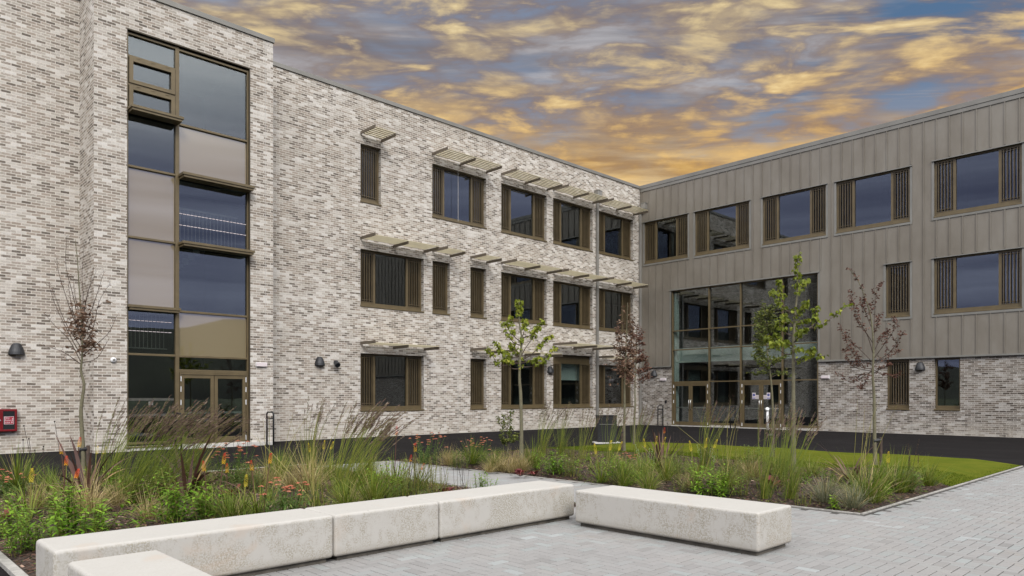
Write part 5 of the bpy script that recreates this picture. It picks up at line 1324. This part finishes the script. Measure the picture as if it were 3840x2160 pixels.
T4 = Tree('copper_beech_tree', 'young copper beech with sparse dark red leaves beside the lawn', (3283, 1752), GTREE, 4, (3120, 980), 300 / 491)
T4.trunk([(262, 1130), (260, 960), (258, 819), (250, 690), (255, 560), (250, 440), (236, 330), (205, 230), (165, 130), (105, 45)], .044, .005)
lf = oval((.04, .066), (.026, .04), 2, .3)
for c in ([(258, 420), (265, 280), (270, 200), (298, 135)], [(250, 560), (215, 450), (160, 380), (130, 280), (110, 180)], [(250, 620), (170, 540), (100, 480), (45, 405)], [(250, 640), (160, 590), (115, 550), (80, 470)], [(255, 600), (320, 510), (375, 430), (385, 355)],
          [(258, 622), (340, 570), (400, 500), (435, 440)], [(255, 645), (330, 600), (415, 550)], [(252, 675), (140, 650), (95, 590), (80, 540)], [(250, 672), (200, 700), (120, 745), (45, 695)], [(255, 665), (320, 700), (410, 708)], [(250, 500), (200, 420), (150, 330), (120, 230)],
          [(250, 480), (275, 400), (290, 330)], [(250, 660), (180, 650), (150, 610)], [(254, 560), (300, 470), (330, 440)], [(250, 650), (210, 720), (180, 780)], [(240, 400), (200, 300), (180, 240)], [(254, 690), (300, 660), (360, 640)]):
    Q = T4.branch(c, .009, .6); T4.twigs(Q, .28, 12, .11, lf)
T4.twigs(T4.tp[-16:], .1, 12, .07, lf); T4.done(G_beech, stake=1.)

T5 = Tree('bare_tree', 'nearly bare young tree with a knot of dry brown leaves before the tower corner', (312, 1800), GTREE, 5, (160, 880), 300 / 396)
T5.trunk([(202, 1100), (190, 900), (195, 819), (205, 740), (190, 680), (195, 600), (195, 480), (180, 250), (172, 120), (160, 20)], .044, .004)
lf = oval((.07, .12), (.03, .05), 3, .35); bud = oval((.02, .045), (.012, .020), 1, 0.)
for c in ([(190, 632), (130, 520), (60, 450), (5, 385)], [(190, 642), (100, 580), (0, 550)], [(190, 600), (120, 470), (60, 340), (30, 240)], [(190, 520), (130, 350), (80, 190), (72, 130)], [(190, 480), (150, 300), (115, 150), (120, 5)], [(195, 470), (200, 300), (195, 200), (205, 60)],
          [(195, 500), (250, 350), (280, 260), (305, 180)], [(195, 560), (250, 460), (280, 330), (335, 240)], [(195, 600), (270, 540), (330, 480), (365, 405)], [(195, 632), (270, 610), (330, 510)], [(190, 640), (150, 620), (110, 620)], [(195, 470), (215, 330), (250, 180)], [(190, 560), (110, 430), (60, 300), (40, 260)],
          [(192, 450), (220, 300), (265, 180)], [(190, 500), (150, 380), (130, 260), (135, 200)], [(190, 540), (240, 430), (250, 330)], [(190, 430), (160, 300), (150, 200)]):
    Q = T5.branch(c, .0085, .55); T5.twigs(Q, .35, 7, .10, bud)
for k in range(105):
    c = (T5.r.gauss(190, 34), T5.r.gauss(435, 48)); q = T5.P(c, T5.r.gauss(0, .18)); lf(T5, [q, q + rdir(T5.r) * .04])
for k in range(44):
    c = (T5.r.gauss(215, 26), T5.r.gauss(540, 22)); q = T5.P(c, T5.r.gauss(0, .12)); lf(T5, [q, q + rdir(T5.r) * .04])
T5.done(G_dry, stake=.8)

T6 = Tree('copper_beech_tree', 'young tree with brown leaves and bare top twigs beside the black bin', (2341, 1702), GTREE, 6, (2260, 1120), 220 / 300)
T6.trunk([(110, 700), (112, 560), (112, 420), (118, 330), (120, 250), (124, 120), (128, 20)], .040, .004)
lf = oval((.06, .10), (.034, .055), 3, .3)
for i in range(13):
    z = T6.r.uniform(0, 1); y0 = 420 - 230 * z; s_ = (-1) ** i; re = T6.r.uniform(.5, 1.1) * (62 - 36 * z); x0 = 113 + 8 * z
    Q = T6.branch([(x0, y0), (x0 + s_ * re * .6, y0 - 30), (x0 + s_ * re, y0 - 90 - 110 * T6.r.random())], .007, .5); T6.twigs(Q, .45, 7, .09, bud); T6.twigs(Q[:14], .1, 6 if z < .75 else 2, .12, lf)
for k in range(130):
    q = T6.P((T6.r.gauss(112, 32), T6.r.gauss(345, 42)), T6.r.gauss(0, .25)); lf(T6, [q, q + rdir(T6.r) * .04])
T6.twigs(T6.tp[-10:], .1, 10, .10, bud); T6.done(G_dry, stake=-.5)
T7 = Tree('copper_beech_tree', 'bushy young tree with copper and dark green leaves left of the corner downpipe', (2378, 1676), GTREE, 7, (2260, 1120), 220 / 300)
T7.trunk([(162, 640), (166, 540), (165, 450), (170, 330), (172, 240), (175, 140)], .036, .006)
lf = oval((.045, .075), (.03, .045), 2, .3)
for i in range(24):
    z = T7.r.uniform(0, 1); y0 = 445 - 240 * z; s_ = (-1) ** i; re = T7.r.uniform(.5, 1.1) * (80 - 48 * z); x0 = 167 + 5 * z
    Q = T7.branch([(x0, y0), (x0 + s_ * re * .6, y0 - 18), (x0 + s_ * re, y0 - 50 * T7.r.random() - 10)], .007, .6); T7.twigs(Q, .15, 13, .15, lf)
T7.twigs(T7.tp[-8:], .1, 9, .10, lf); T7.done(G_beech)

T8 = Tree('small_shrub', 'small leggy brown green shrub standing left of the green sycamore trunk', (1903, 1700), None, 8, (1500, 1480), 900 / 2508)
T8.root['category'] = 'shrub'
T8.trunk([(1128, 500), (1122, 400), (1130, 300), (1125, 230)], .012, .004)
lf = oval((.05, .085), (.026, .042), 2, .55)
for c in ([(1128, 540), (1090, 500), (1060, 420)], [(1128, 500), (1165, 460), (1225, 410)], [(1125, 440), (1070, 350), (1020, 240)], [(1125, 400), (1100, 300), (1085, 220)], [(1128, 350), (1150, 270), (1165, 180)], [(1128, 480), (1180, 490), (1215, 450)], [(1126, 450), (1150, 400), (1170, 340)], [(1128, 520), (1110, 480), (1080, 480)]):
    Q = T8.branch(c, .006, .25); T8.twigs(Q, .2, 11, .06, lf)
T8.done(G_oak)
